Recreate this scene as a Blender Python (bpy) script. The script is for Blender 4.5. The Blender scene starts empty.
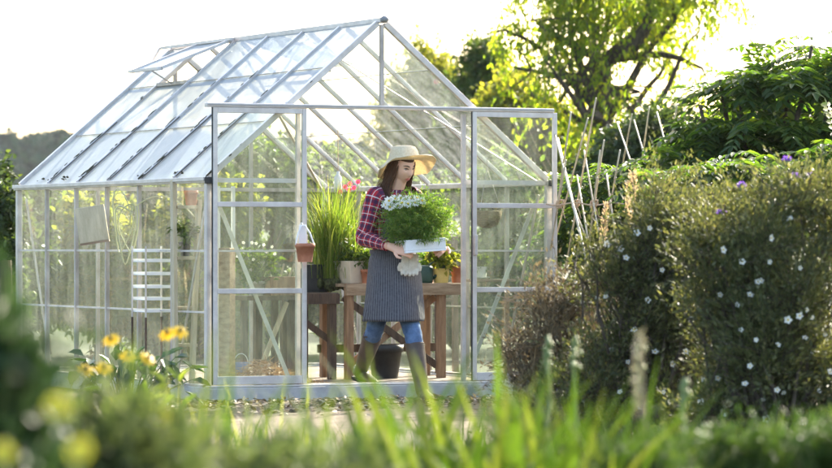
import bpy, bmesh, math, random
import numpy as np
from mathutils import Vector, Matrix, Euler

R = math.radians
C = bpy.context.scene.collection
scn = bpy.context.scene

# ------------------------------------------------------------------ camera
FPX, CX, HY = 3640.0, 416.0, 245.0          # focal length, centre and horizon of the 832 px photograph
CAMZ = 1.05
cam = bpy.data.cameras.new('camera')
cam.sensor_width = 36.0
cam.lens = FPX / 832 * 36
cam.shift_y = (HY - 234) / 832
cam.clip_start, cam.clip_end = 0.1, 20000
cam.dof.use_dof = True
cam.dof.focus_distance = 24.5
cam.dof.aperture_fstop = 4.6
camo = bpy.data.objects.new('camera', cam)
camo.location = (0, 0, CAMZ)
camo.rotation_euler = (R(90), 0, 0)
C.objects.link(camo)
scn.camera = camo

# ------------------------------------------------------------------ light
SUN_EL, SUN_AZ = 27.0, 30.0                  # azimuth measured from +Y towards +X
wd = bpy.data.worlds.new('World')
scn.world = wd
wd.use_nodes = True
nt = wd.node_tree
sky = nt.nodes.new('ShaderNodeTexSky')
sky.sky_type = 'NISHITA'
sky.sun_disc = False
sky.sun_elevation = R(SUN_EL)
sky.sun_rotation = R(SUN_AZ)
sky.air_density, sky.dust_density, sky.ozone_density = 1.0, 4.0, 1.0
nt.links.new(sky.outputs[0], nt.nodes['Background'].inputs[0])
nt.nodes['Background'].inputs[1].default_value = 0.15
sd = bpy.data.lights.new('sun', 'SUN')
sd.energy, sd.angle, sd.color = 4.6, R(0.5), (1.0, 0.92, 0.78)
so = bpy.data.objects.new('sun', sd)
sundir = Vector((math.sin(R(SUN_AZ)) * math.cos(R(SUN_EL)), math.cos(R(SUN_AZ)) * math.cos(R(SUN_EL)), math.sin(R(SUN_EL))))
so.rotation_euler = sundir.to_track_quat('Z', 'Y').to_euler()
so.location = (8, 14, 20)
C.objects.link(so)
vs = scn.view_settings
vs.view_transform, vs.look, vs.exposure, vs.gamma = 'Standard', 'None', 2.4, 1.0
vs.use_curve_mapping = False
cy = scn.cycles
cy.max_bounces, cy.transparent_max_bounces = 10, 40
cy.diffuse_bounces, cy.glossy_bounces, cy.transmission_bounces, cy.volume_bounces = 4, 4, 6, 1
cy.caustics_reflective = cy.caustics_refractive = False
cy.use_denoising = True
cy.sample_clamp_indirect = 8.0

# ------------------------------------------------------------------ helpers
def at(px, py, Y):
    return Vector(((px - CX) / FPX * Y, Y, CAMZ + (HY - py) / FPX * Y))

def gx(px, Y):
    return (px - CX) / FPX * Y

TH = math.atan2(0.4285, 0.9036)
GC = Vector((-1.387, 24.27, 0.0))
ct, st = math.cos(TH), math.sin(TH)
def G(u, v, z):
    return Vector((GC.x + ct * u - st * v, GC.y + st * u + ct * v, z))
def GP(px, py, v):
    k = (px - CX) / FPX
    u = (k * (GC.y + ct * v) - GC.x + st * v) / (ct - st * k)
    p = G(u, v, 0)
    p.z = CAMZ + (HY - py) / FPX * p.y
    return p

def link(name, me, parent=None, mat=None):
    o = bpy.data.objects.new(name, me)
    C.objects.link(o)
    if parent is not None:
        o.parent = parent
    if mat is not None and me is not None:
        me.materials.append(mat)
    return o

def tag(o, label, cat, group=None, kind=None):
    if label: o['label'] = label
    if cat: o['category'] = cat
    if group: o['group'] = group
    if kind: o['kind'] = kind
    return o

def thing(name, label, cat, loc=(0, 0, 0), rz=0.0, group=None):
    o = bpy.data.objects.new(name, None)
    o.empty_display_size = 0.1
    C.objects.link(o)
    o.location = loc
    o.rotation_euler = (0, 0, rz)
    return tag(o, label, cat, group)

def copy_tree(o, parent=None):
    c = o.copy()
    C.objects.link(c)
    c.parent = parent
    for ch in list(o.children):
        copy_tree(ch, c)
    return c

class MB:
    """collects verts, faces and uvs of one mesh"""
    def __init__(s):
        s.v, s.f, s.uv = [], [], []
    def add(s, vs_, fs, uvs=None):
        n = len(s.v)
        s.v += [tuple(v) for v in vs_]
        for i, f in enumerate(fs):
            s.f.append(tuple(n + k for k in f))
            s.uv += (uvs[i] if uvs else [(0, 0)] * len(f))
        return s
    def box(s, lo, hi, M=None):
        x0, y0, z0 = lo; x1, y1, z1 = hi
        v = [Vector(p) for p in ((x0,y0,z0),(x1,y0,z0),(x1,y1,z0),(x0,y1,z0),(x0,y0,z1),(x1,y0,z1),(x1,y1,z1),(x0,y1,z1))]
        if M is not None: v = [M @ p for p in v]
        return s.add(v, [(0,3,2,1),(4,5,6,7),(0,1,5,4),(1,2,6,5),(2,3,7,6),(3,0,4,7)])
    def bar(s, a, b, w, h, up=(0, 0, 1)):
        a, b = Vector(a), Vector(b)
        d = (b - a).normalized(); up = Vector(up)
        x = d.cross(up)
        if x.length < 1e-4: x = d.cross(Vector((0, 1, 0)))
        x.normalize(); y = x.cross(d)
        x = x * w / 2; y = y * h / 2
        v = [a-x-y, a+x-y, a+x+y, a-x+y, b-x-y, b+x-y, b+x+y, b-x+y]
        return s.add(v, [(0,3,2,1),(4,5,6,7),(0,1,5,4),(1,2,6,5),(2,3,7,6),(3,0,4,7)])
    def loft(s, rings, cap=True, closed=True, uscale=1.0):
        """rings: list of (centre, axisA, axisB[, angles])"""
        n = 20
        base = len(s.v)
        arcs = []
        vlen = 0; prev = None
        for ri, rg in enumerate(rings):
            c, A, B = Vector(rg[0]), Vector(rg[1]), Vector(rg[2])
            a0, a1 = rg[3] if len(rg) > 3 else (0, 2 * math.pi)
            m = n if closed else n + 1
            if prev is not None: vlen += (c - prev).length
            prev = c
            rad = (A.length + B.length) / 2
            for i in range(m):
                t = a0 + (a1 - a0) * i / n
                wob = rg[4](t) if len(rg) > 4 else 1.0
                s.v.append(tuple(c + (A * math.cos(t) + B * math.sin(t)) * wob))
            arcs.append((vlen, rad * (a1 - a0)))
        m = n if closed else n + 1
        for r in range(len(rings) - 1):
            for i in range(n):
                j = (i + 1) % m
                s.f.append((base + r*m + i, base + r*m + j, base + (r+1)*m + j, base + (r+1)*m + i))
                u0, u1 = i / n * arcs[0][1], (i + 1) / n * arcs[0][1]
                s.uv += [(u0, arcs[r][0]), (u1, arcs[r][0]), (u1, arcs[r+1][0]), (u0, arcs[r+1][0])]
        if cap and closed:
            f0 = tuple(base + i for i in reversed(range(m)))
            f1 = tuple(base + (len(rings)-1)*m + i for i in range(m))
            s.f += [f0, f1]; s.uv += [(0, 0)] * (2 * m)
        return s
    def tube(s, pts, rads, k=8, cap=True):
        pts = [Vector(p) for p in pts]
        if not hasattr(rads, '__len__'): rads = [rads] * len(pts)
        base = len(s.v)
        up = Vector((0, 0, 1)); px_ = None
        for i, p in enumerate(pts):
            d = (pts[min(i+1, len(pts)-1)] - pts[max(i-1, 0)])
            if d.length < 1e-9: d = Vector((0, 0, 1))
            d.normalize()
            if px_ is None:
                x = d.cross(up)
                if x.length < 1e-3: x = d.cross(Vector((1, 0, 0)))
            else:
                x = px_ - d * px_.dot(d)
                if x.length < 1e-6: x = d.cross(up)
            x.normalize(); px_ = x
            y = d.cross(x)
            for j in range(k):
                t = 2 * math.pi * j / k
                s.v.append(tuple(p + (x * math.cos(t) + y * math.sin(t)) * rads[i]))
        for r in range(len(pts) - 1):
            for j in range(k):
                s.f.append((base+r*k+j, base+r*k+(j+1)%k, base+(r+1)*k+(j+1)%k, base+(r+1)*k+j))
                s.uv += [(0, 0)] * 4
        if cap:
            s.f += [tuple(base+j for j in reversed(range(k))), tuple(base+(len(pts)-1)*k+j for j in range(k))]
            s.uv += [(0, 0)] * (2 * k)
        return s
    def lathe(s, prof, c=(0, 0, 0), n=20, capb=True):
        base = len(s.v); c = Vector(c)
        for (r, z) in prof:
            for i in range(n):
                t = 2 * math.pi * i / n
                s.v.append((c.x + r * math.cos(t), c.y + r * math.sin(t), c.z + z))
        for r in range(len(prof) - 1):
            for i in range(n):
                j = (i + 1) % n
                s.f.append((base+r*n+i, base+r*n+j, base+(r+1)*n+j, base+(r+1)*n+i))
                s.uv += [(0, 0)] * 4
        if capb:
            s.f += [tuple(base+i for i in reversed(range(n))), tuple(base+(len(prof)-1)*n+i for i in range(n))]
            s.uv += [(0, 0)] * (2*n)
        return s
    def build(s, name, mat=None, parent=None, smooth=False, bevel=0.0):
        me = bpy.data.meshes.new(name)
        me.from_pydata(s.v, [], s.f)
        if any(u != (0, 0) for u in s.uv):
            ul = me.uv_layers.new(name='UVMap')
            ul.data.foreach_set('uv', np.array(s.uv, dtype=np.float32).ravel())
        if smooth:
            me.polygons.foreach_set('use_smooth', [True] * len(me.polygons))
        me.update()
        o = link(name, me, parent, mat)
        if bevel:
            m = o.modifiers.new('edge', 'BEVEL'); m.width = bevel; m.segments = 2; m.limit_method = 'ANGLE'
        return o

def np_mesh(name, verts, quads, mat, parent=None, smooth=False, uv=None):
    me = bpy.data.meshes.new(name)
    nv, nf = len(verts), len(quads)
    me.vertices.add(nv)
    me.vertices.foreach_set('co', np.ascontiguousarray(verts, dtype=np.float32).ravel())
    me.loops.add(nf * 4)
    me.loops.foreach_set('vertex_index', np.ascontiguousarray(quads, dtype=np.int32).ravel())
    me.polygons.add(nf)
    me.polygons.foreach_set('loop_start', np.arange(0, nf * 4, 4, dtype=np.int32))
    if smooth:
        me.polygons.foreach_set('use_smooth', np.ones(nf, dtype=bool))
    me.update(calc_edges=True)
    me.validate()
    return link(name, me, parent, mat)

def unit(a):
    return a / np.maximum(np.linalg.norm(a, axis=-1, keepdims=True), 1e-9)

def leaves(name, pos, dirv, nrm, L, W, mat, parent=None, fold=0.15, droop=0.0):
    """each leaf a folded blade of two quads"""
    pos = np.asarray(pos, float); d = unit(np.asarray(dirv, float)); n = np.asarray(nrm, float)
    N = len(pos)
    L = np.broadcast_to(np.asarray(L, float), (N,))[:, None]; W = np.broadcast_to(np.asarray(W, float), (N,))[:, None]
    s = unit(np.cross(d, n)); n = np.cross(s, d)
    v = np.empty((N, 6, 3))
    tip = pos + d * L - np.array([0, 0, 1.0]) * droop * L
    v[:, 0] = pos
    v[:, 1] = pos + d * L * 0.30 + s * W * 0.5 + n * W * fold
    v[:, 2] = pos + d * L * 0.70 + s * W * 0.36 + n * W * fold * 0.6 - np.array([0, 0, 1.0]) * droop * L * .4
    v[:, 3] = tip
    v[:, 4] = pos + d * L * 0.70 - s * W * 0.36 + n * W * fold * 0.6 - np.array([0, 0, 1.0]) * droop * L * .4
    v[:, 5] = pos + d * L * 0.30 - s * W * 0.5 + n * W * fold
    b = (np.arange(N) * 6)[:, None]
    q = np.concatenate([b + np.array([0, 1, 2, 3]), b + np.array([0, 3, 4, 5])], 1).reshape(-1, 4)
    return np_mesh(name, v.reshape(-1, 3), q, mat, parent)

def blades(name, base, az, lean, length, width, bend, mat, parent=None, K=8, twist=None):
    """strap leaves: base (N,3), azimuth, start lean from vertical, length, width, added bend over the length"""
    base = np.asarray(base, float); N = len(base)
    t = np.linspace(0, 1, K + 1)
    ang = lean[:, None] + bend[:, None] * t[None, :] ** 1.6
    seg = (length / K)[:, None]
    dr = np.sin(ang) * seg; dz = np.cos(ang) * seg
    r = np.concatenate([np.zeros((N, 1)), np.cumsum(dr[:, :-1], 1)], 1)
    z = np.concatenate([np.zeros((N, 1)), np.cumsum(dz[:, :-1], 1)], 1)
    ca, sa = np.cos(az)[:, None], np.sin(az)[:, None]
    c = np.stack([base[:, 0:1] + r * ca, base[:, 1:2] + r * sa, base[:, 2:3] + z], -1)
    tw = (az + np.pi / 2 if twist is None else az + twist)
    side = np.stack([np.cos(tw), np.sin(tw), np.zeros(N)], -1)[:, None, :]
    prof = np.minimum(1.0, 0.55 + t * 2.0) * np.clip((1 - t) * 2.2, 0.03, 1) ** 0.8
    w = width[:, None] * prof[None, :] * 0.5
    v = np.stack([c - side * w[..., None], c + side * w[..., None]], 2)   # N,K+1,2,3
    idx = np.arange(N * (K + 1) * 2).reshape(N, K + 1, 2)
    q = np.stack([idx[:, :-1, 0], idx[:, :-1, 1], idx[:, 1:, 1], idx[:, 1:, 0]], -1).reshape(-1, 4)
    return np_mesh(name, v.reshape(-1, 3), q, mat, parent, smooth=True)

def twig_cloud(rng, clumps, n_tw, per, twig, droop=0.3, shell=0.55, spread=0.6, flat=0.0):
    """leaf positions, directions and normals on twigs spread through ellipsoid clumps ((x,y,z),(rx,ry,rz))"""
    cs = np.array([c for c, r in clumps], float); rs = np.array([r for c, r in clumps], float)
    vol = np.prod(rs, 1) ** 0.8; vol /= vol.sum()
    k = rng.choice(len(cs), n_tw, p=vol)
    d = unit(rng.normal(size=(n_tw, 3)))
    rad = shell + (1 - shell) * rng.random((n_tw, 1)) ** 0.6
    rad *= rng.uniform(0.55, 1.08, (n_tw, 1))
    b = cs[k] + d * rs[k] * rad
    td = unit(d * np.array([1, 1, 0.6]) + rng.normal(size=(n_tw, 3)) * spread + np.array([0, 0, -droop]))
    if flat: td[:, 2] *= (1 - flat); td = unit(td)
    t = rng.random((n_tw, per, 1))
    pos = b[:, None] + td[:, None] * twig * t + rng.normal(size=(n_tw, per, 3)) * twig * 0.10
    dirv = unit(td[:, None] * 0.6 + rng.normal(size=(n_tw, per, 3)) * 0.75 + np.array([0, 0, -droop * 0.8]))
    nrm = unit(rng.normal(size=(n_tw, per, 3)) * 0.7 + np.array([0, 0, 1.0]))
    return pos.reshape(-1, 3), dirv.reshape(-1, 3), nrm.reshape(-1, 3), b, td

# ------------------------------------------------------------------ materials
def new_mat(name):
    m = bpy.data.materials.new(name); m.use_nodes = True
    for n in list(m.node_tree.nodes): m.node_tree.nodes.remove(n)
    return m, m.node_tree.nodes, m.node_tree.links

def N(ns, t, **kw):
    n = ns.new(t)
    for k, v in kw.items():
        if k.startswith('i_'): n.inputs[int(k[2:])].default_value = v
        else: setattr(n, k, v)
    return n

def ramp(ns, stops):
    r = ns.new('ShaderNodeValToRGB')
    e = r.color_ramp.elements
    while len(e) < len(stops): e.new(0.5)
    for i, (p, c) in enumerate(stops):
        e[i].position = p; e[i].color = (*c, 1)
    return r

def mat_surf(name, c1, c2, scale=8.0, rough=0.7, metal=0.0, bump=0.0, stretch=(1, 1, 1), spec=0.35, detail=6, p0=0.35, p1=0.7, coord='Object'):
    m, ns, ln = new_mat(name)
    tc = N(ns, 'ShaderNodeTexCoord'); mp = N(ns, 'ShaderNodeMapping'); mp.inputs['Scale'].default_value = stretch
    ln.new(tc.outputs[coord], mp.inputs[0])
    no = N(ns, 'ShaderNodeTexNoise'); no.inputs['Scale'].default_value = scale; no.inputs['Detail'].default_value = detail
    no.inputs['Roughness'].default_value = 0.65
    ln.new(mp.outputs[0], no.inputs['Vector'])
    r = ramp(ns, [(p0, c1), (p1, c2)])
    ln.new(no.outputs[0], r.inputs[0])
    b = N(ns, 'ShaderNodeBsdfPrincipled'); o = N(ns, 'ShaderNodeOutputMaterial')
    ln.new(r.outputs[0], b.inputs['Base Color'])
    b.inputs['Roughness'].default_value = rough; b.inputs['Metallic'].default_value = metal
    b.inputs['Specular IOR Level'].default_value = spec
    if bump:
        bp = N(ns, 'ShaderNodeBump'); bp.inputs['Strength'].default_value = bump; bp.inputs['Distance'].default_value = 0.02
        ln.new(no.outputs[0], bp.inputs['Height']); ln.new(bp.outputs[0], b.inputs['Normal'])
    ln.new(b.outputs[0], o.inputs[0])
    return m

def mat_leaf(name, ca, cb, cc=None, trans=0.42, tcol=None, rough=0.5, spec=0.3):
    """thin leaf: reflects and lets light through; each leaf takes its own tone"""
    m, ns, ln = new_mat(name)
    g = N(ns, 'ShaderNodeNewGeometry')
    stops = [(0.0, ca), (0.6, cb), (1.0, cc or cb)]
    r = ramp(ns, stops)
    ln.new(g.outputs['Random Per Island'], r.inputs[0])
    b = N(ns, 'ShaderNodeBsdfPrincipled')
    b.inputs['Roughness'].default_value = rough; b.inputs['Specular IOR Level'].default_value = spec
    ln.new(r.outputs[0], b.inputs['Base Color'])
    t = N(ns, 'ShaderNodeBsdfTranslucent')
    hs = N(ns, 'ShaderNodeMix', data_type='RGBA', blend_type='MULTIPLY')
    hs.inputs[0].default_value = 1.0
    ln.new(r.outputs[0], hs.inputs[6]); hs.inputs[7].default_value = (*(tcol or (2.6, 2.3, 0.9)), 1)
    ln.new(hs.outputs[2], t.inputs[0])
    mx = N(ns, 'ShaderNodeMixShader'); mx.inputs[0].default_value = trans
    o = N(ns, 'ShaderNodeOutputMaterial')
    ln.new(b.outputs[0], mx.inputs[1]); ln.new(t.outputs[0], mx.inputs[2]); ln.new(mx.outputs[0], o.inputs[0])
    return m

def mat_glass(name, dirt_lo, dirt_hi, tint=(0.93, 0.97, 0.95), dirtcol=(0.72, 0.76, 0.74), refl=1.0, scale=3.0):
    """greenhouse glass: clear sheet, mirror at grazing angles, a milky film of dirt and lime"""
    m, ns, ln = new_mat(name)
    tr = N(ns, 'ShaderNodeBsdfTransparent'); tr.inputs[0].default_value = (*tint, 1)
    gl = N(ns, 'ShaderNodeBsdfGlossy'); gl.inputs['Roughness'].default_value = 0.03
    lw = N(ns, 'ShaderNodeLayerWeight'); lw.inputs['Blend'].default_value = 0.5
    pw = N(ns, 'ShaderNodeMath', operation='POWER'); pw.inputs[1].default_value = 5.0
    ml = N(ns, 'ShaderNodeMath', operation='MULTIPLY_ADD'); ml.inputs[1].default_value = 0.9 * refl; ml.inputs[2].default_value = 0.085; ml.use_clamp = True
    ln.new(lw.outputs['Facing'], pw.inputs[0]); ln.new(pw.outputs[0], ml.inputs[0])
    m1 = N(ns, 'ShaderNodeMixShader')
    ln.new(ml.outputs[0], m1.inputs[0]); ln.new(tr.outputs[0], m1.inputs[1]); ln.new(gl.outputs[0], m1.inputs[2])
    df = N(ns, 'ShaderNodeBsdfDiffuse'); df.inputs[0].default_value = (*dirtcol, 1)
    tl = N(ns, 'ShaderNodeBsdfTranslucent'); tl.inputs[0].default_value = (*dirtcol, 1)
    m2 = N(ns, 'ShaderNodeMixShader'); m2.inputs[0].default_value = 0.5
    ln.new(df.outputs[0], m2.inputs[1]); ln.new(tl.outputs[0], m2.inputs[2])
    tc = N(ns, 'ShaderNodeTexCoord'); mp = N(ns, 'ShaderNodeMapping'); mp.inputs['Scale'].default_value = (4, 4, 0.30)
    ln.new(tc.outputs['Object'], mp.inputs[0])
    n1 = N(ns, 'ShaderNodeTexNoise'); n1.inputs['Scale'].default_value = scale; n1.inputs['Detail'].default_value = 8; n1.inputs['Roughness'].default_value = 0.7
    ln.new(mp.outputs[0], n1.inputs['Vector'])
    mr = N(ns, 'ShaderNodeMapRange'); mr.inputs['From Min'].default_value = 0.38; mr.inputs['From Max'].default_value = 0.72
    mr.inputs['To Min'].default_value = dirt_lo; mr.inputs['To Max'].default_value = dirt_hi
    ln.new(n1.outputs[0], mr.inputs['Value'])
    m3 = N(ns, 'ShaderNodeMixShader')
    ln.new(mr.outputs[0], m3.inputs[0]); ln.new(m1.outputs[0], m3.inputs[1]); ln.new(m2.outputs[0], m3.inputs[2])
    o = N(ns, 'ShaderNodeOutputMaterial'); ln.new(m3.outputs[0], o.inputs[0])
    return m

M = {}
M['alu'] = mat_surf('weathered_aluminium', (0.28, 0.245, 0.215), (0.56, 0.515, 0.485), 11, 0.5, 0.3, 0.10, (1, 1, 0.3))
M['alu_white'] = mat_surf('pale_aluminium', (0.47, 0.43, 0.40), (0.64, 0.60, 0.57), 9, 0.42, 0.25, 0.04)
M['rubber'] = mat_surf('black_rubber', (0.02, 0.02, 0.02), (0.05, 0.05, 0.05), 20, 0.6)
M['glass'] = mat_glass('wall_glass', 0.008, 0.07, tint=(0.93, 0.97, 0.92), dirtcol=(0.70, 0.76, 0.66), refl=1.0)
M['roof_glass_clear'] = mat_glass('clear_roof_glass', 0.02, 0.14, dirtcol=(0.74, 0.78, 0.80), scale=2.2)
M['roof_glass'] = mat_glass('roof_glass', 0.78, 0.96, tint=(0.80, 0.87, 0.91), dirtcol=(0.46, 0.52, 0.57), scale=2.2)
M['moss'] = mat_surf('roof_moss', (0.02, 0.022, 0.008), (0.07, 0.06, 0.03), 40, 0.95, bump=0.6)
M['concrete'] = mat_surf('concrete', (0.32, 0.31, 0.30), (0.50, 0.48, 0.46), 7, 0.85, bump=0.2)
M['timber'] = mat_surf('worn_timber', (0.22, 0.14, 0.08), (0.42, 0.30, 0.20), 6, 0.7, bump=0.25, stretch=(1, 6, 6))
M['timber_v'] = mat_surf('worn_upright_timber', (0.20, 0.11, 0.06), (0.38, 0.23, 0.13), 6, 0.7, bump=0.25, stretch=(6, 6, 0.8))
M['timber_dark'] = mat_surf('dark_timber', (0.05, 0.03, 0.02), (0.14, 0.09, 0.06), 7, 0.75, bump=0.25, stretch=(5, 5, 1))
M['timber_pale'] = mat_surf('pale_timber', (0.42, 0.34, 0.22), (0.62, 0.52, 0.36), 6, 0.7, bump=0.2, stretch=(5, 5, 1))
M['terracotta'] = mat_surf('terracotta', (0.36, 0.13, 0.07), (0.50, 0.22, 0.13), 12, 0.8, bump=0.15)
M['ochre'] = mat_surf('ochre_glaze', (0.50, 0.33, 0.08), (0.65, 0.46, 0.14), 8, 0.45)
M['cream'] = mat_surf('cream_plastic', (0.55, 0.46, 0.36), (0.68, 0.58, 0.46), 6, 0.6)
M['white'] = mat_surf('white_plastic', (0.74, 0.73, 0.71), (0.82, 0.81, 0.80), 10, 0.5)
M['foam'] = mat_surf('white_foam', (0.78, 0.78, 0.79), (0.84, 0.84, 0.84), 60, 0.75, bump=0.15)
M['black'] = mat_surf('black_plastic', (0.015, 0.015, 0.016), (0.035, 0.035, 0.035), 12, 0.5)
M['green_can'] = mat_surf('dark_green_plastic', (0.012, 0.04, 0.03), (0.03, 0.07, 0.05), 8, 0.4)
M['blue'] = mat_surf('blue_plastic', (0.10, 0.18, 0.38), (0.16, 0.26, 0.48), 8, 0.4)
M['soil'] = mat_surf('potting_soil', (0.025, 0.016, 0.010), (0.09, 0.06, 0.04), 60, 0.95, bump=0.8)
M['grey_pot'] = mat_surf('pale_grey_pot', (0.42, 0.40, 0.36), (0.58, 0.55, 0.50), 10, 0.7)
M['coir'] = mat_surf('coir_basket', (0.12, 0.08, 0.04), (0.34, 0.25, 0.15), 45, 0.95, bump=0.9, stretch=(1, 1, 4))
M['straw_heap'] = mat_leaf('straw', (0.30, 0.17, 0.08), (0.42, 0.26, 0.13), (0.5, 0.36, 0.2), 0.2, (1.2, 1.1, 0.9))
M['cane'] = mat_surf('bamboo_cane', (0.40, 0.33, 0.22), (0.62, 0.54, 0.40), 9, 0.6, stretch=(1, 1, 0.3))
M['twine'] = mat_surf('twine', (0.40, 0.28, 0.18), (0.6, 0.45, 0.3), 60, 0.9)
M['bark'] = mat_surf('bark', (0.035, 0.025, 0.018), (0.12, 0.09, 0.065), 10, 0.9, bump=0.6, stretch=(3, 3, 0.8))
M['stem'] = mat_surf('green_stem', (0.10, 0.14, 0.04), (0.20, 0.24, 0.08), 9, 0.6)
M['stem_tan'] = mat_surf('tan_stem', (0.22, 0.15, 0.08), (0.36, 0.27, 0.15), 9, 0.7)
# foliage
M['l_willow'] = mat_leaf('leaf_bright_tree', (0.065, 0.115, 0.014), (0.12, 0.17, 0.02), (0.22, 0.23, 0.035), 0.62, (2.6, 2.5, 0.55))
M['l_yellow'] = mat_leaf('leaf_yellow_green', (0.09, 0.12, 0.02), (0.14, 0.17, 0.03), (0.22, 0.21, 0.05), 0.5, (2.6, 2.3, 0.8))
M['l_mid'] = mat_leaf('leaf_mid_green', (0.035, 0.07, 0.015), (0.06, 0.10, 0.02), (0.10, 0.14, 0.03), 0.42)
M['l_dark'] = mat_leaf('leaf_dark_green', (0.018, 0.035, 0.012), (0.03, 0.055, 0.018), (0.06, 0.09, 0.025), 0.32)
M['l_elder'] = mat_leaf('leaf_pinnate', (0.025, 0.055, 0.014), (0.045, 0.085, 0.02), (0.09, 0.13, 0.025), 0.42, (2.6, 2.6, 0.7))
M['l_rust'] = mat_leaf('leaf_russet', (0.07, 0.045, 0.02), (0.12, 0.07, 0.03), (0.17, 0.10, 0.04), 0.35, (1.7, 1.5, 0.9))
M['l_cistus'] = mat_leaf('leaf_grey_green', (0.046, 0.058, 0.022), (0.084, 0.099, 0.040), (0.155, 0.154, 0.072), 0.30, (1.75, 1.65, 0.8), rough=0.6)
M['l_brown'] = mat_leaf('leaf_brownish', (0.055, 0.045, 0.03), (0.10, 0.085, 0.055), (0.17, 0.15, 0.10), 0.25, (1.7, 1.5, 1.0), rough=0.7)
M['l_hosta'] = mat_leaf('leaf_broad_dark', (0.02, 0.05, 0.02), (0.035, 0.075, 0.03), (0.05, 0.09, 0.04), 0.3)
M['blade'] = mat_leaf('strap_leaf', (0.026, 0.058, 0.010), (0.046, 0.085, 0.015), (0.095, 0.122, 0.032), 0.36, (1.8, 1.7, 0.6), rough=0.7, spec=0.05)
M['blade_tall'] = mat_leaf('tall_grass_leaf', (0.08, 0.13, 0.02), (0.13, 0.19, 0.035), (0.24, 0.25, 0.08), 0.45, (2.0, 1.9, 0.8), rough=0.6, spec=0.15)
M['blade_pale'] = mat_leaf('pale_grass', (0.12, 0.14, 0.05), (0.18, 0.21, 0.07), (0.28, 0.28, 0.12), 0.45, (1.9, 1.8, 0.9))
M['l_feather'] = mat_leaf('leaf_feathery', (0.065, 0.135, 0.018), (0.115, 0.20, 0.032), (0.22, 0.28, 0.06), 0.42, (1.8, 1.8, 0.8))
M['l_shade'] = mat_leaf('leaf_deep_green', (0.016, 0.034, 0.016), (0.026, 0.05, 0.022), (0.04, 0.07, 0.03), 0.25, (1.6, 1.7, 0.9), spec=.08)
M['l_fern'] = mat_leaf('leaf_ferny', (0.024, 0.054, 0.012), (0.038, 0.074, 0.017), (0.066, 0.10, 0.024), 0.28, (1.7, 1.7, 0.8), spec=.06)
M['l_greyblur'] = mat_leaf('leaf_silvery', (0.036, 0.056, 0.026), (0.060, 0.084, 0.036), (0.10, 0.122, 0.058), 0.34, (1.7, 1.7, 0.9), spec=.06)
M['grass'] = mat_leaf('grass_blade', (0.028, 0.052, 0.014), (0.05, 0.08, 0.02), (0.10, 0.11, 0.04), 0.36, (1.8, 1.7, 0.8), spec=.06)
M['petal_white'] = mat_leaf('white_petal', (0.78, 0.76, 0.68), (0.82, 0.80, 0.73), None, 0.4, (1.0, 1.0, 0.96))
M['petal_yellow'] = mat_leaf('yellow_petal', (0.66, 0.40, 0.01), (0.74, 0.50, 0.015), None, 0.35, (1.1, 1.0, 0.8))
M['petal_lemon'] = mat_leaf('lemon_petal', (0.36, 0.36, 0.03), (0.44, 0.43, 0.05), None, 0.3, (1.1, 1.1, 0.8))
M['petal_pink'] = mat_leaf('pink_petal', (0.60, 0.05, 0.16), (0.72, 0.10, 0.24), None, 0.35, (1.1, 1, 1))
M['petal_purple'] = mat_leaf('purple_petal', (0.20, 0.10, 0.42), (0.28, 0.15, 0.52), None, 0.3, (1.1, 1, 1.2))
M['cone'] = mat_surf('flower_cone', (0.03, 0.015, 0.008), (0.09, 0.04, 0.015), 80, 0.9, bump=0.6)
M['stamen'] = mat_surf('yellow_stamens', (0.6, 0.4, 0.03), (0.75, 0.55, 0.06), 80, 0.8)
M['plume_grey'] = mat_leaf('grey_plume', (0.13, 0.13, 0.085), (0.19, 0.18, 0.12), (0.28, 0.27, 0.2), 0.3, (1.2, 1.2, 1.1))
M['plume'] = mat_leaf('dry_plume', (0.30, 0.22, 0.12), (0.42, 0.33, 0.2), (0.55, 0.46, 0.32), 0.4, (1.3, 1.2, 1.0))

def mat_ground():
    m, ns, ln = new_mat('garden_ground')
    tc = N(ns, 'ShaderNodeTexCoord')
    a = N(ns, 'ShaderNodeTexNoise'); a.inputs['Scale'].default_value = 0.6; a.inputs['Detail'].default_value = 10; a.inputs['Roughness'].default_value = 0.7
    b_ = N(ns, 'ShaderNodeTexNoise'); b_.inputs['Scale'].default_value = 25; b_.inputs['Detail'].default_value = 8
    ln.new(tc.outputs['Object'], a.inputs['Vector']); ln.new(tc.outputs['Object'], b_.inputs['Vector'])
    r1 = ramp(ns, [(0.35, (0.018, 0.032, 0.009)), (0.55, (0.036, 0.05, 0.014)), (0.75, (0.07, 0.068, 0.028))])
    r2 = ramp(ns, [(0.3, (0.5, 0.5, 0.5)), (0.7, (1.3, 1.3, 1.3))])
    mx = N(ns, 'ShaderNodeMix', data_type='RGBA', blend_type='MULTIPLY'); mx.inputs[0].default_value = 1
    ln.new(a.outputs[0], r1.inputs[0]); ln.new(b_.outputs[0], r2.inputs[0])
    ln.new(r1.outputs[0], mx.inputs[6]); ln.new(r2.outputs[0], mx.inputs[7])
    b = N(ns, 'ShaderNodeBsdfPrincipled'); b.inputs['Roughness'].default_value = 0.95
    bp = N(ns, 'ShaderNodeBump'); bp.inputs['Strength'].default_value = 0.8; bp.inputs['Distance'].default_value = 0.05
    ln.new(b_.outputs[0], bp.inputs['Height']); ln.new(bp.outputs[0], b.inputs['Normal'])
    ln.new(mx.outputs[2], b.inputs['Base Color'])
    o = N(ns, 'ShaderNodeOutputMaterial'); ln.new(b.outputs[0], o.inputs[0])
    return m

# ------------------------------------------------------------------ ground, path, hills
gm = MB()
gm.add([(-1500, -60, 0), (1500, -60, 0), (1500, 1500, 0), (-1500, 1500, 0)], [(0, 1, 2, 3)])
tag(gm.build('ground', mat_ground()), 'grassy garden ground reaching away behind the greenhouse', 'ground', kind='structure')

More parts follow.
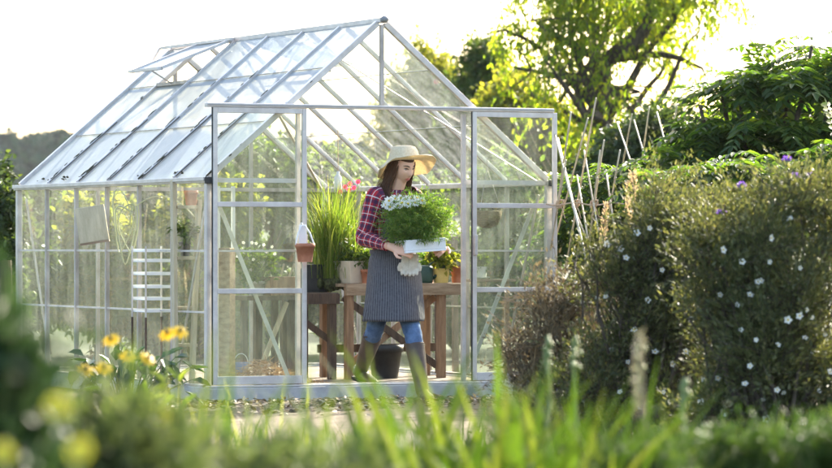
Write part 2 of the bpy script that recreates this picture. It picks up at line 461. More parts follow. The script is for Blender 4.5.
m_path = mat_surf('sandy_path', (0.050, 0.031, 0.016), (0.125, 0.084, 0.048), 5, 0.95, bump=0.5)
rng = np.random.default_rng(3)
pv = []; pf = []
NX = 60
for j in range(13):
    for i in range(NX + 1):
        x = -2.6 + 8 * i / NX; y = 17.2 + 8.3 * j / 12
        pv.append((x + rng.normal() * .02, y + 0.25 * math.sin(x * 1.7) * (j == 0 or j == 12) , 0.004 + 0.012 * rng.random() * (0 < j < 12)))
for j in range(12):
    for i in range(NX):
        a = j * (NX + 1) + i
        pf.append((a, a + 1, a + NX + 2, a + NX + 1))
pm = MB(); pm.add(pv, pf)
tag(pm.build('path', m_path, smooth=True), 'sandy earth path in front of the greenhouse step', 'path', kind='structure')
# wood chips, crumbs of soil and small stones lying on the path
n = 2600
px_ = rng.uniform(-1.9, 2.6, n); py_ = 24.15 + px_ * 0.47 + 0.55 - np.abs(rng.normal(0, 1.0, n))
sz = rng.uniform(0.008, 0.04, n)
leaves('wood_chips', np.stack([px_, py_, rng.uniform(0.018, 0.03, n)], 1), rng.normal(size=(n, 3)) * [1, 1, 0.25], rng.normal(size=(n, 3)) * .5 + [0, 0, 1],
       sz * 1.6, sz * .7, mat_leaf('wood_chip', (0.10, 0.06, 0.03), (0.26, 0.17, 0.10), (0.45, 0.34, 0.22), 0.02)).__setitem__('kind', 'stuff')
cm = MB()
for i in range(160):
    x = rng.uniform(-1.6, 2.2); y = 24.0 + x * 0.47 + 0.4 - abs(rng.normal(0, .5)); r = rng.uniform(.01, .035)
    cm.lathe([(r * .3, 0), (r, r * .35), (r * .75, r * .8), (r * .1, r)], (x, y, 0.006), 7)
cm.build('soil_crumbs', M['soil'])['kind'] = 'stuff'

def hill_z(x, y):
    f = min(1, max(0, (y - 330) / 170.0))
    s = 0.0
    s += 9.0 * math.exp(-((x + 95) / 120) ** 2)
    s += 6.0 * math.exp(-((x + 30) / 60) ** 2)
    s += 9 * math.exp(-((x - 120) / 90) ** 2)
    return s * f * f * (3 - 2 * f)
hv, hf = [], []
nx, ny = 80, 24
for j in range(ny + 1):
    for i in range(nx + 1):
        x = -300 + 620 * i / nx; y = 330 + 420 * j / ny
        hv.append((x, y, hill_z(x, y) - 0.3))
for j in range(ny):
    for i in range(nx):
        a = j * (nx + 1) + i
        hf.append((a, a + 1, a + nx + 2, a + nx + 1))
hm = MB(); hm.add(hv, hf)
tag(hm.build('hills', mat_surf('hill_grass', (0.018, 0.03, 0.012), (0.03, 0.045, 0.018), 0.03, 0.95), smooth=True), 'distant wooded hillside', 'hill', kind='structure')
# far wood covering the hill: one mass
rng = np.random.default_rng(5)
P_, D_, N_ = [], [], []
cl = []
for i in range(1500):
    y = rng.uniform(400, 600); x = rng.uniform(-90, 10)
    r = rng.uniform(.8, 2.0)
    cl.append(((x, y, hill_z(x, y) + r * .6), (r, r, r * rng.uniform(.8, 1.3))))
p, d, nn, _, _ = twig_cloud(rng, cl, 26000, 5, .7, 0.2, 0.6)
tag(leaves('far_woodland', p, d, nn, 1.0, .8, mat_leaf('far_leaf', (0.008, 0.024, 0.018), (0.012, 0.032, 0.023), (0.026, 0.054, 0.034), 0.10, (1.4, 1.6, 1.1), rough=.9, spec=.05)), 'far off woodland covering the hillside', 'woodland', kind='stuff')

# ------------------------------------------------------------------ greenhouse
GW, GL, EZ, RZ = 2.553, 3.82, 1.483, 2.570
NP = 6
slope = (RZ - EZ) / (GW / 2)
gh = thing('greenhouse', 'glass and aluminium greenhouse with pitched roof and open sliding doors', 'greenhouse', GC, TH)
fz = 0.115   # glazing starts above the plinth
def roofz(u): return EZ + slope * (u if u <= GW / 2 else GW - u)

pl = MB()
pl.box((-.03, -.03, 0.0), (GW + .03, .07, .10)); pl.box((-.03, GL - .07, 0), (GW + .03, GL + .03, .10))
pl.box((-.03, .07, 0), (.07, GL - .07, .10)); pl.box((GW - .07, .07, 0), (GW + .03, GL - .07, .10))
pl.build('plinth', M['concrete'], gh, bevel=.006)
fl = MB(); fl.box((.07, .07, 0.0), (GW - .07, GL - .07, .092))
fl.build('floor_slab', mat_surf('earth_floor', (0.10, 0.07, 0.05), (0.26, 0.20, 0.15), 8, 0.9, bump=.4), gh)
sl = MB(); sl.bar((0, .0, .108), (GW, .0, .108), .05, .016); sl.build('sill_rail', M['alu'], gh)
sl = MB(); sl.bar((0, .03, .108), (0, GL, .108), .05, .016); sl.build('sill_rail', M['alu'], gh)
sl = MB(); sl.bar((GW, .03, .108), (GW, GL, .108), .05, .016); sl.build('sill_rail', M['alu'], gh)
sl = MB(); sl.bar((0.03, GL, .109), (GW - .03, GL, .109), .05, .016); sl.build('sill_rail', M['alu'], gh)
# corner posts and eave gutters
for (u, v) in ((0, 0), (GW, 0), (0, GL), (GW, GL)):
    b = MB(); b.bar((u, v, .117), (u, v, EZ - .02), .042, .042, (0, 1, 0)); b.build('corner_post', M['alu_white'], gh, bevel=.004)
for u, sgn in ((0, -1), (GW, 1)):
    b = MB()
    b.box((u - .022 + sgn * .012, -.03, EZ - .018), (u + .022 + sgn * .012, GL + .03, EZ + .016))
    b.box((u + sgn * .036, -.03, EZ - .006), (u + sgn * .046, GL + .03, EZ + .022))
    g_ = b.build('gutter', M['alu_white'], gh, bevel=.003)
    e = MB(); e.box((u + sgn * .012 - .026, -.046, EZ - .024), (u + sgn * .012 + .026, -.031, EZ + .020)); e.build('end_cap', M['rubber'], g_, bevel=.003)
b = MB(); b.bar((GW / 2, -.03, RZ + .012), (GW / 2, GL + .03, RZ + .012), .05, .035); rb = b.build('ridge_bar', M['alu_white'], gh, bevel=.004)
b = MB(); b.lathe([(.012, -.012), (.03, 0.0), (.030, .02), (.012, .034)], (GW / 2, -.045, RZ + .006), 12); b.build('ridge_cap', mat_surf('grey_plastic', (.2, .2, .2), (.3, .3, .3)), rb, smooth=True)
# wall glazing bars, horizontal clips, panes
JZ = [fz, .60, 1.01, EZ - .02]
step = GL / NP
for u in (0, GW):
    for i in range(1, NP):
        b = MB(); b.bar((u, i * step, fz + .002), (u, i * step, EZ - .019), .030, .024, (0, 1, 0)); b.build('glazing_bar', M['alu'], gh, bevel=.003)
    for i in range(NP):
        for j in range(3):
            y0, y1 = i * step + .008, (i + 1) * step - .008
            o_ = (.003 + .002 * j) * (1 if u == 0 else -1)
            q = MB(); q.add([(u + o_, y0, JZ[j] - (.012 if j else 0)), (u + o_, y1, JZ[j] - (.012 if j else 0)), (u + o_, y1, JZ[j+1]), (u + o_, y0, JZ[j+1])], [(0, 1, 2, 3)])
            q.build('pane', M['glass'], gh)
    for z in JZ[1:3]:
        b = MB(); b.bar((u - .004 * (1 if u == 0 else -1), .02, z), (u - .004 * (1 if u == 0 else -1), GL - .02, z), .006, .012); b.build('lap_strip', M['alu_white'], gh)
# side wall braces
for u in (.03, GW - .03):
    for (v0, z0, v1, z1) in ((.08, 1.40, .62, .18), (GL - .08, 1.40, GL - .62, .18)):
        b = MB(); b.bar((u, v0, z0), (u, v1, z1), .022, .010, (1, 0, 0)); b.build('brace', M['alu'], gh)
# roof
VENT = {0: (4,), 1: (3,)}
def roofpt(side, t, v, off=0.0):
    u = t * GW / 2; z = EZ + (RZ - EZ) * t
    nu, nz = -(RZ - EZ), GW / 2
    l = math.hypot(nu, nz)
    u += nu / l * off; z += nz / l * off
    return (u if side == 0 else GW - u, v, z)
for side in (0, 1):
    for i in range(NP + 1):
        v = min(max(i * step, .012), GL - .012)
        edge = i in (0, NP)
        b = MB(); b.bar(roofpt(side, .012, v, .012), roofpt(side, .985, v, .012), .042 if edge else .026, .040 if edge else .032, (0, 0, 1)); b.build('rafter' if edge else 'roof_bar', M['alu_white'], gh, bevel=.003)
    for i in range(NP):
        T = [.0, .36, .70, 1.0]
        for j in range(3):
            if j == 2 and i in VENT[side]: continue
            v0, v1 = i * step + .008, (i + 1) * step - .008
            q = MB(); q.add([roofpt(side, T[j], v0, .006 + .003 * j), roofpt(side, T[j], v1, .006 + .003 * j), roofpt(side, min(.99, T[j+1] + .008), v1, .006 + .003 * j), roofpt(side, min(.99, T[j+1] + .008), v0, .006 + .003 * j)], [(0, 1, 2, 3)])
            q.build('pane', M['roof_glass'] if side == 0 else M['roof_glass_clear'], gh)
        for j in (1, 2):
            b = MB(); b.bar(roofpt(side, T[j], i * step + .02, .014), roofpt(side, T[j], (i + 1) * step - .02, .014), .008, .006); b.build('lap_strip', M['alu'], gh)
    if side == 0: b = MB(); b.bar(roofpt(side, .70, .03, -.012), roofpt(side, .70, GL - .03, -.012), .024, .024); b.build('purlin', M['alu'], gh)
    for (v0, v1) in ((.05, 1.25), (GL - .05, GL - 1.25)):
        b = MB(); b.bar(roofpt(side, .03, v0, -.03), roofpt(side, .95, v1, -.03), .022, .008); b.build('roof_brace', M['alu'], gh)
# opened roof vents
def vent(side, i, ang, name='roof_vent'):
    v0, v1 = i * step + .01, (i + 1) * step - .01
    hinge = Vector(roofpt(side, .985, v0, .035)); Lw = .62
    a = math.atan(slope) - ang
    dx = -math.cos(a) * (1 if side == 0 else -1); dz = -math.sin(a)
    def vp(t, v): return (hinge.x + dx * Lw * t, v, hinge.z + dz * Lw * t)
    b = MB()
    b.bar(vp(0, v0), vp(0, v1), .03, .028); b.bar(vp(1, v0), vp(1, v1), .045, .020)
    b.bar(vp(.02, v0), vp(.98, v0), .026, .022); b.bar(vp(.02, v1), vp(.98, v1), .026, .022)
    vf = b.build(name, M['alu_white'], gh)
    q = MB(); q.add([vp(.02, v0 + .01), vp(.02, v1 - .01), vp(1.04, v1 - .01), vp(1.04, v0 + .01)], [(0, 1, 2, 3)]); q.build('vent_pane', M['roof_glass'], vf)
    s_ = MB(); vm = (v0 + v1) / 2
    s_.bar(vp(.95, vm), Vector(roofpt(side, .70, vm, .0)), .014, .008); s_.build('stay', M['alu'], vf)
    c_ = MB(); c_.bar(roofpt(side, .70, v0, .02), roofpt(side, .70, v1, .02), .028, .026); c_.build('vent_curb', M['alu'], vf)
vent(0, 4, R(19)); vent(1, 3, R(22))
b = MB(); b.bar((GW / 2 - .075, 2.50, RZ + .012), (GW / 2 - .075, 3.93, RZ + .012), .018, .022); b.bar((GW / 2 - .085, 3.93, RZ + .012), (GW / 2 - .19, 3.93, RZ - .16), .02, .016); b.build('vent_rail', M['alu_white'], gh)
# moss grown along the roof bars
rng = np.random.default_rng(11); mm = MB()
for i in range(0, NP + 1):
    for k in range(26):
        t = rng.random() ** 1.8 * .78
        if rng.random() < .35: continue
        r = rng.uniform(.003, .008) * (1.9 if rng.random() < .08 else 1)
        p = Vector(roofpt(0, t + .02, i * step + rng.normal() * .010, .026))
        el = rng.uniform(2.0, 7.0)
        q = MB(); q.lathe([(r * .3, -r * .3), (r, 0), (r * .8, r * .7), (r * .15, r)], (0, 0, 0), 7)
        a = math.atan(slope)
        Mx = Matrix.Translation(p) @ Matrix.Rotation(-a, 4, 'Y') @ Matrix.Diagonal((el, 1, 1, 1))
        mm.add([Mx @ Vector(x) for x in q.v], q.f)
for k in range(40):
    r = rng.uniform(.004, .012); v = rng.choice([1, 2, 4.1, 4.6, 5, 5.3]) * step + rng.normal() * .05
    mm.lathe([(r * .3, -r * .3), (r, 0), (r * .8, r * .7), (r * .15, r)], Vector(roofpt(0, .03 + rng.random() * .02, v, .018)), 7)
for i in range(1, NP + 1):
    sb = MB(); sb.bar(roofpt(0, .02, i * step - .016, .0185), roofpt(0, .44, i * step - .016, .0185), .004, .005); sb.build('bar_seal', M['rubber'], gh)
mo = mm.build('moss', M['moss'], gh, smooth=True); mo['kind'] = 'stuff'
# gable ends
TRK = 1.972
def poly_pane(pts, v, mat=None):
    q = MB(); q.add([(u, v, z) for u, z in pts], [tuple(range(len(pts)))]); q.build('pane', mat or M['glass'], gh)
JL, JR = .655, GW - .655
for (u0, u1) in ((0.01, JL - .01), (JR + .01, GW - .01)):
    a, b_ = (u0, u1)
    for j in range(3):
        poly_pane([(a, JZ[j]), (b_, JZ[j]), (b_, JZ[j+1]), (a, JZ[j+1])], .004 + .002 * j)
    poly_pane([(a, EZ), (b_, EZ), (b_, roofz(b_) - .01), (a, roofz(a) - .005)], .006)
h0 = (TRK - EZ) / slope
poly_pane([(h0 + .03, TRK + .03), (GW / 2 - .01, TRK + .03), (GW / 2 - .01, RZ - .03)], .005)
poly_pane([(GW / 2 + .01, TRK + .03), (GW - h0 - .03, TRK + .03), (GW / 2 + .01, RZ - .03)], .005)
b = MB(); b.bar((GW / 2, 0, TRK + .03), (GW / 2, 0, RZ - .02), .026, .026, (0, 1, 0)); b.build('gable_post', M['alu'], gh)
for u in (JL, JR):
    b = MB(); b.bar((u, .004, .117), (u, .004, TRK - .02), .028, .028, (0, 1, 0)); b.build('door_jamb', M['alu_white'], gh)
for (a, b_) in ((.02, JL - .015), (JR + .015, GW - .02)):
    b = MB(); b.bar((a, .004, EZ), (b_, .004, EZ), .02, .03); b.build('cross_bar', M['alu_white'], gh)
    b = MB(); b.bar((a, -.003, 1.01), (b_, -.003, 1.01), .005, .012); b.build('lap_strip', M['alu_white'], gh)
b = MB(); b.bar((.09, .04, 1.33), (.60, .04, .16), .028, .008, (0, 1, 0)); b.build('brace', M['alu_white'], gh)
b = MB(); b.bar((GW - .09, .04, 1.33), (GW - .60, .04, .16), .028, .008, (0, 1, 0)); b.build('brace', M['alu_white'], gh)
# rear gable
for k in range(1, 4):
    u = k * GW / 4
    b = MB(); b.bar((u, GL, .117), (u, GL, roofz(u) - .02), .026, .026, (0, 1, 0)); b.build('glazing_bar', M['alu'], gh)
b = MB(); b.bar((.02, GL - .003, EZ), (GW - .02, GL - .003, EZ), .024, .03); b.build('cross_bar', M['alu'], gh)
for k in range(4):
    a, b_ = k * GW / 4 + .01, (k + 1) * GW / 4 - .01
    for j in range(3): poly_pane([(a, JZ[j]), (b_, JZ[j]), (b_, JZ[j+1]), (a, JZ[j+1])], GL - .003 - .002 * j)
    poly_pane([(a, EZ), (b_, EZ), (b_, roofz(b_) - .01), (a, roofz(a) - .01)], GL - .006)
    b = MB(); b.bar((a, GL - .012, 1.01), (b_, GL - .012, 1.01), .006, .012); b.build('lap_strip', M['alu_white'], gh)
# door track, two sliding doors pushed apart
b = MB(); b.box((-.035, -.075, TRK - .002), (GW + .012, -.020, TRK + .026)); tr_ = b.build('door_track', M['alu_white'], gh, bevel=.005)
b = MB(); b.box((-.035, -.079, TRK + .010), (GW + .012, -.0755, TRK + .015)); b.build('groove_shade', mat_surf('shadow_grey', (.25, .24, .23), (.32, .31, .3)), tr_)  # no recess here: a darker strip paints a groove's shade onto the track
b = MB(); b.box((-.035, -.10, .1005), (GW + .035, -.035, .112)); b.build('bottom_track', M['alu_white'], gh, bevel=.003)
b = MB(); b.box((-.04, -.125, 0.0), (GW + .04, -.031, .0985)); b.build('front_step', M['concrete'], gh, bevel=.006)
def door(u0, u1, handle_u):
    b = MB(); v = -.058
    z0, z1 = .118, TRK - .004
    b.box((u0, v - .012, z0), (u0 + .032, v + .012, z1)); b.box((u1 - .032, v - .012, z0), (u1, v + .012, z1))
    b.box((u0 + .032, v - .011, z0), (u1 - .032, v + .011, z0 + .055)); b.box((u0 + .032, v - .011, z1 - .036), (u1 - .032, v + .011, z1))
    for z in (1.322, .742): b.box((u0 + .032, v - .013, z - .017), (u1 - .032, v + .010, z + .017))
    d = b.build('door', M['alu_white'], gh, bevel=.003)
    for za, zb in ((z0 + .055, .725), (.759, 1.305), (1.339, z1 - .036)):
        q = MB(); q.add([(u0 + .032, v, za), (u1 - .032, v, za), (u1 - .032, v, zb), (u0 + .032, v, zb)], [(0, 1, 2, 3)]); q.build('door_pane', M['glass'], d)
    h = MB(); h.box((handle_u - .012, v - .035, .98), (handle_u + .012, v - .013, 1.12)); h.build('handle', M['alu_white'], d, bevel=.004)
    s_ = MB(); s_.box((u0 - .006, v - .006, z0), (u0 - .0005, v + .006, z1)); s_.build('door_seal', M['rubber'], d)
door(.010, .690, .674); door(1.935, 2.590, 1.951)

# ------------------------------------------------------------------ haze
def build_haze():
    m, ns, ln = new_mat('haze_air')
    pv_ = N(ns, 'ShaderNodeVolumePrincipled'); pv_.inputs['Density'].default_value = 0.00009
    pv_.inputs['Color'].default_value = (0.90, 0.95, 1.0, 1); pv_.inputs['Anisotropy'].default_value = 0.0
    o = N(ns, 'ShaderNodeOutputMaterial'); ln.new(pv_.outputs[0], o.inputs['Volume'])
    b = MB(); b.box((-1600, -80, -1.0), (1600, 1600, 45))
    tag(b.build('haze', m), 'pale summer haze lying over the garden and hills', 'haze', kind='stuff')
build_haze()


# ------------------------------------------------------------------ trees and shrubs behind
def crown_clumps(Y, spec, dy=1.0):
    """spec: (px, py, half width px, half height px[, dY]) in photograph pixels at distance Y"""
    out = []
    for sp in spec:
        yy = Y + (sp[4] if len(sp) > 4 else 0)
        s = yy / FPX
        out.append((tuple(at(sp[0], sp[1], yy)), (sp[2] * s, sp[2] * s * dy, sp[3] * s)))
    return out

def limb(mb, a, b, r0, r1, rng, bow=0.12, k=7, seg=6):
    a, b = Vector(a), Vector(b)
    L = (b - a).length
    off = Vector(rng.normal(size=3) * L * bow)
    off.z = abs(off.z) * .6
    pts = []; rr = []
    for i in range(seg + 1):
        t = i / seg
        p = a.lerp(b, t) + off * (4 * t * (1 - t)) * .5 + Vector(rng.normal(size=3) * L * .012) * (0 < i < seg)
        pts.append(p); rr.append(r0 + (r1 - r0) * t)
    mb.tube(pts, rr, k)
    return pts

def tree(name, label, cat, seed, base, trunk_top, clumps, mat, n_tw, per, leafL, leafW, twig=.3, r0=.12, droop=.3, group=None, shell=.5, bark='bark', spread=.6, flat=0.0, twigs=True, leafdroop=0.1):
    rng = np.random.default_rng(seed)
    base = Vector(base)
    t = thing(name, label, cat, base, 0, group)
    tb = MB()
    tt = Vector(trunk_top)
    tp = limb(tb, (0, 0, -.05), tt - base, r0, r0 * .65, rng, .06, 10, 8)
    for (c, r) in clumps:
        j = rng.integers(4, len(tp))
        e = Vector(c) - base
        pts = limb(tb, tp[j], e, r0 * .42, r0 * .13, rng, .15)
        for q in range(3):
            d = Vector(rng.normal(size=3) * np.array(r) * .6)
            limb(tb, pts[rng.integers(3, len(pts))], e + d, r0 * .13, r0 * .04, rng, .15, 5, 4)
    pos, d, nn, b, td = twig_cloud(rng, clumps, n_tw, per, twig, droop, shell, spread, flat)
    if twigs:
        for i in range(0, min(n_tw, 700), 2):
            p = Vector(b[i]) - base
            tb.tube([p, p + Vector(td[i] * twig)], [r0 * .04, r0 * .015], 4, False)
    tb.build('trunk', M[bark], t, smooth=True)
    sc_ = rng.uniform(.7, 1.25, len(pos))
    leaves('crown', pos - np.array(base), d, nn, leafL * sc_, leafW * sc_, M[mat], t, droop=leafdroop)
    return t

# the big light-filled tree: open crown of hanging sprays, its limb showing
Y = 48.0
cl = crown_clumps(Y, [(600, 20, 62, 34), (560, 45, 30, 30), (535, 20, 30, 22), (660, 22, 40, 26, 1), (690, 40, 20, 28), (575, 85, 18, 30),
                      (610, 70, 18, 26, -1), (592, 118, 14, 34, -1), (640, 92, 22, 22), (650, 110, 14, 14), (630, -25, 90, 40), (560, -30, 60, 35), (700, -20, 40, 35),
                      (545, 60, 18, 30, -1), (668, 60, 16, 14, 1), (530, 95, 12, 22), (702, 68, 9, 18), (615, 108, 10, 22, 1), (583, 132, 10, 28), (608, 138, 9, 24), (640, 122, 10, 22), (504, 30, 14, 24), (514, 68, 10, 20), (560, 102, 10, 28), (700, 92, 7, 14)], 1.2)
tree('broadleaf_tree', 'tall open tree with bright hanging sprays of leaves and a bare dark limb', 'tree', 21, at(598, 325, Y), at(604, 60, Y), cl, 'l_willow', 600, 30, .072, .034, .55, .16, 1.1, shell=.3, spread=.45)
bt = bpy.data.objects['broadleaf_tree']
rng = np.random.default_rng(4); lb = MB(); o_ = bt.location
limb(lb, at(606, 62, Y) - o_, at(632, 45, Y - .3) - o_, .10, .12, rng, .08, 9)
limb(lb, at(632, 45, Y - .3) - o_, at(648, 24, Y - .4) - o_, .12, .07, rng, .05, 9)
limb(lb, at(646, 30, Y - .4) - o_, at(622, 40, Y - .4) - o_, .05, .03, rng, .05, 7)
limb(lb, at(648, 24, Y - .4) - o_, at(655, -20, Y - .4) - o_, .07, .04, rng, .05, 7)
lb.build('limb', M['bark'], bt, smooth=True)

bgtrees = 'trees standing behind the greenhouse'
specs = [
 ('broadleaf_tree', 'yellow green tree with fine foliage rising just behind the greenhouse ridge', 60, 440, 'l_yellow', [(430, 70, 22, 22), (455, 90, 28, 24), (415, 100, 25, 25), (440, 130, 40, 30), (395, 130, 25, 30), (425, 48, 9, 10), (460, 160, 40, 40), (470, 110, 24, 20), (405, 75, 14, 16)], 1700, .08, .042, 31),
 ('broadleaf_tree', 'dull brown green tree with a rounded top between two bright trees', 56, 484, 'l_mid', [(483, 62, 15, 24), (478, 90, 22, 22), (500, 85, 16, 20), (490, 120, 28, 28), (470, 140, 30, 30), (486, 42, 7, 8)], 1300, .075, .04, 32),
 ('broadleaf_tree', 'low sunlit lime green tree behind the greenhouse doorpost', 52, 530, 'l_yellow', [(512, 112, 22, 18), (540, 125, 24, 22), (525, 150, 34, 26), (560, 150, 28, 28), (545, 180, 36, 30), (505, 140, 20, 24), (500, 95, 12, 14), (520, 85, 10, 14), (555, 120, 16, 18)], 1600, .075, .04, 33),
]
for nm, lb_, Y, px, mt, sp, ntw, ll, lw, sd_ in specs:
    top = min(s[1] for s in sp)
    tree(nm, lb_, 'tree', sd_, at(px, HY + CAMZ * FPX / Y, Y), at(px, top + 50, Y), crown_clumps(Y, sp), mt, ntw, 22, ll, lw, .32, .11, .35)

# dense dark tree behind the bean canes
Y = 38.0
tree('evergreen_tree', 'dense dark evergreen behind the far bean canes', 'tree', 35, at(650, HY + CAMZ * FPX / Y, Y), at(655, 170, Y),
     crown_clumps(Y, [(660, 130, 32, 26), (630, 150, 28, 24), (690, 145, 26, 28), (650, 180, 50, 34), (605, 175, 28, 26), (700, 185, 34, 34), (575, 205, 30, 30), (640, 220, 60, 34), (550, 220, 30, 30), (720, 150, 20, 30), (745, 130, 34, 34), (790, 120, 44, 44), (835, 120, 40, 50), (760, 190, 60, 40), (830, 200, 60, 40)]),
     'l_dark', 3400, 22, .07, .035, .25, .1, .3, shell=.6)

# shrubs seen through the glass
rng = np.random.default_rng(8)
row = [(-10, 33, 'l_dark', 'deep green shrub at the garden edge behind the old fence post', 68),
       (48, 35, 'l_mid', 'mid green shrub behind the far corner of the greenhouse', 48),
       (100, 34, 'l_yellow', 'yellow green shrub seen through the third and fourth side panes', 60),
       (155, 35, 'l_mid', 'mid green shrub seen through the glass behind the wire rack', 62),
       (205, 34, 'l_yellow', 'pale lime shrub seen through the corner of the greenhouse', 66),
       (262, 34.5, 'l_mid', 'leafy green shrub seen through the upper part of the closed glass door', 105),
       (325, 35, 'l_mid', 'mid green shrub behind the tall grass plant', 98),
       (385, 34, 'l_yellow', 'lime shrub seen behind the gardener through the rear glass', 52),
       (440, 35, 'l_mid', 'green shrub seen through the rear glass above the potting bench', 62),
       (500, 33.5, 'l_mid', 'green shrub seen through the door beside the hanging basket', 80)]
for i, (px, Y, mt, lab, h) in enumerate(row):
    sp = []
    top = HY - h
    for q in range(9):
        sp.append((px + rng.normal() * 20, rng.uniform(top + 18, 330), rng.uniform(18, 30), rng.uniform(16, 26), rng.normal() * .3))
    sp.append((px, top + 14, 18, 16))
    tree('shrub', lab, 'shrub', 50 + i, at(px, HY + CAMZ * FPX / Y, Y), at(px, HY + 10, Y), crown_clumps(Y, sp), mt, 650, 22, .075, .04, .22, .05, .2, group='shrubs seen through the glass', twigs=False)
# darker bushes at the outer edge, and an old post
Y = 31.0
tree('shrub', 'shadowy dark bush beside the end of the greenhouse', 'shrub', 71, at(2, HY + CAMZ * FPX / Y, Y), at(2, 280, Y),
     crown_clumps(Y, [(0, 205, 16, 22), (-20, 230, 24, 30), (6, 245, 14, 24), (4, 290, 16, 30), (-15, 300, 30, 40), (8, 330, 14, 24)]), 'l_dark', 900, 22, .06, .03, .18, .05, .2, twigs=False)
fp = MB(); p = at(5, 0, 28.5); r = .055
fp.tube([(p.x, p.y, -.02), (p.x + .01, p.y, .5), (p.x, p.y, .93)], [r, r * .95, r * .9], 10)
tag(fp.build('fence_post', M['timber_dark'], None), 'weathered round fence post in front of the dark bush', 'post')

# ------------------------------------------------------------------ pinnate foliage at the side
def fronds(rng, tips, n_pair, flen, ll, lw, droop=.25):
    P_, D_, N_ = [], [], []
    for (b, d) in tips:
        b = np.array(b); d = np.array(d); d = d / np.linalg.norm(d)
        s = np.cross(d, [0, 0, 1.0]); s /= np.linalg.norm(s) + 1e-9
        up = np.cross(s, d)
        for i in range(n_pair):
            t = (i + 1) / n_pair
            p = b + d * flen * t + np.array([0, 0, -1]) * droop * flen * t * t
            for sg in (-1, 1):
                P_.append(p); D_.append(d * .45 + s * sg * .9 + np.array([0, 0, -.25]) + rng.normal(size=3) * .10); N_.append(up + rng.normal(size=3) * .18)
        P_.append(b + d * flen + np.array([0, 0, -1]) * droop * flen); D_.append(d + np.array([0, 0, -.4])); N_.append(up)
    return np.array(P_), np.array(D_), np.array(N_)

def frond_tree(name, label, cat, seed, base, clumps, mat, n_fr, n_pair, flen, ll, lw, r0=.05, group=None, layer=True):
    rng = np.random.default_rng(seed); base = Vector(base)
    t = thing(name, label, cat, base, 0, group); tb = MB()
    tips = []
    vol = np.array([np.prod(r) ** .75 for c, r in clumps]); vol /= vol.sum()
    for (c, r) in clumps:
        limb(tb, (rng.normal() * .15, rng.normal() * .1, -.03), Vector(c) - base, r0, r0 * .25, rng, .08, 7, 7)
    for i in range(n_fr):
        c, r = clumps[rng.choice(len(clumps), p=vol)]
        d = rng.normal(size=3); d /= np.linalg.norm(d)
        p = np.array(c) + d * np.array(r) * (rng.random() ** .4)
        if layer: p[2] = np.array(c)[2] + np.round((p[2] - c[2]) / (.28)) * .28 + rng.normal() * .04
        o = unit((p - np.array(c)) * [1, 1, .2] + rng.normal(size=3) * np.array([.35, .35, .08]))
        tips.append((p - np.array(base), o + np.array([0, 0, rng.normal() * .12])))
    P_, D_, N_ = fronds(rng, tips, n_pair, flen, ll, lw)
    sc_ = rng.uniform(.75, 1.2, len(P_))
    tb.build('stem', M['bark'], t, smooth=True)
    leaves('foliage', P_, D_, N_, ll * sc_, lw * sc_, M[mat], t, droop=.15)
    return t
Y = 27.0
frond_tree('elder_tree', 'dark pinnate leaved tree spreading layered fronds against the white sky', 'tree', 81, at(775, HY + CAMZ * FPX / Y, Y),
    crown_clumps(Y, [(790, 80, 52, 30), (740, 92, 26, 16), (830, 60, 40, 26), (720, 80, 12, 10), (760, 130, 60, 34), (830, 130, 50, 40), (705, 140, 30, 20), (780, 180, 70, 30), (840, 190, 50, 40), (700, 105, 8, 8), (812, 45, 12, 8), (720, 185, 40, 26)]),
    'l_elder', 1000, 6, .30, .095, .036)
Y = 26.9
frond_tree('elder_shrub', 'low spreading shrub of layered fern like leaves beside the near bean canes', 'shrub', 82, at(640, HY + CAMZ * FPX / Y, Y),
    crown_clumps(Y, [(640, 172, 44, 12), (600, 185, 36, 12), (690, 165, 40, 16), (650, 205, 50, 20), (590, 222, 36, 20), (700, 210, 50, 26), (620, 250, 50, 24), (750, 200, 40, 24), (720, 180, 30, 16), (790, 190, 40, 24), (700, 235, 40, 20), (580, 250, 40, 24), (565, 220, 16, 16)]),
    'l_elder', 900, 6, .28, .085, .033, .03)
Y = 24.4
frond_tree('elder_shrub', 'spreading shrub of layered fern like leaves above the flowering shrubs', 'shrub', 84, at(690, HY + CAMZ * FPX / Y, Y),
    crown_clumps(Y, [(672, 178, 28, 7), (720, 170, 34, 9), (760, 165, 30, 10), (700, 196, 40, 8), (655, 205, 22, 7), (745, 190, 40, 10), (800, 175, 30, 14), (830, 150, 24, 12)]),
    'l_elder', 330, 6, .26, .085, .032, .025)
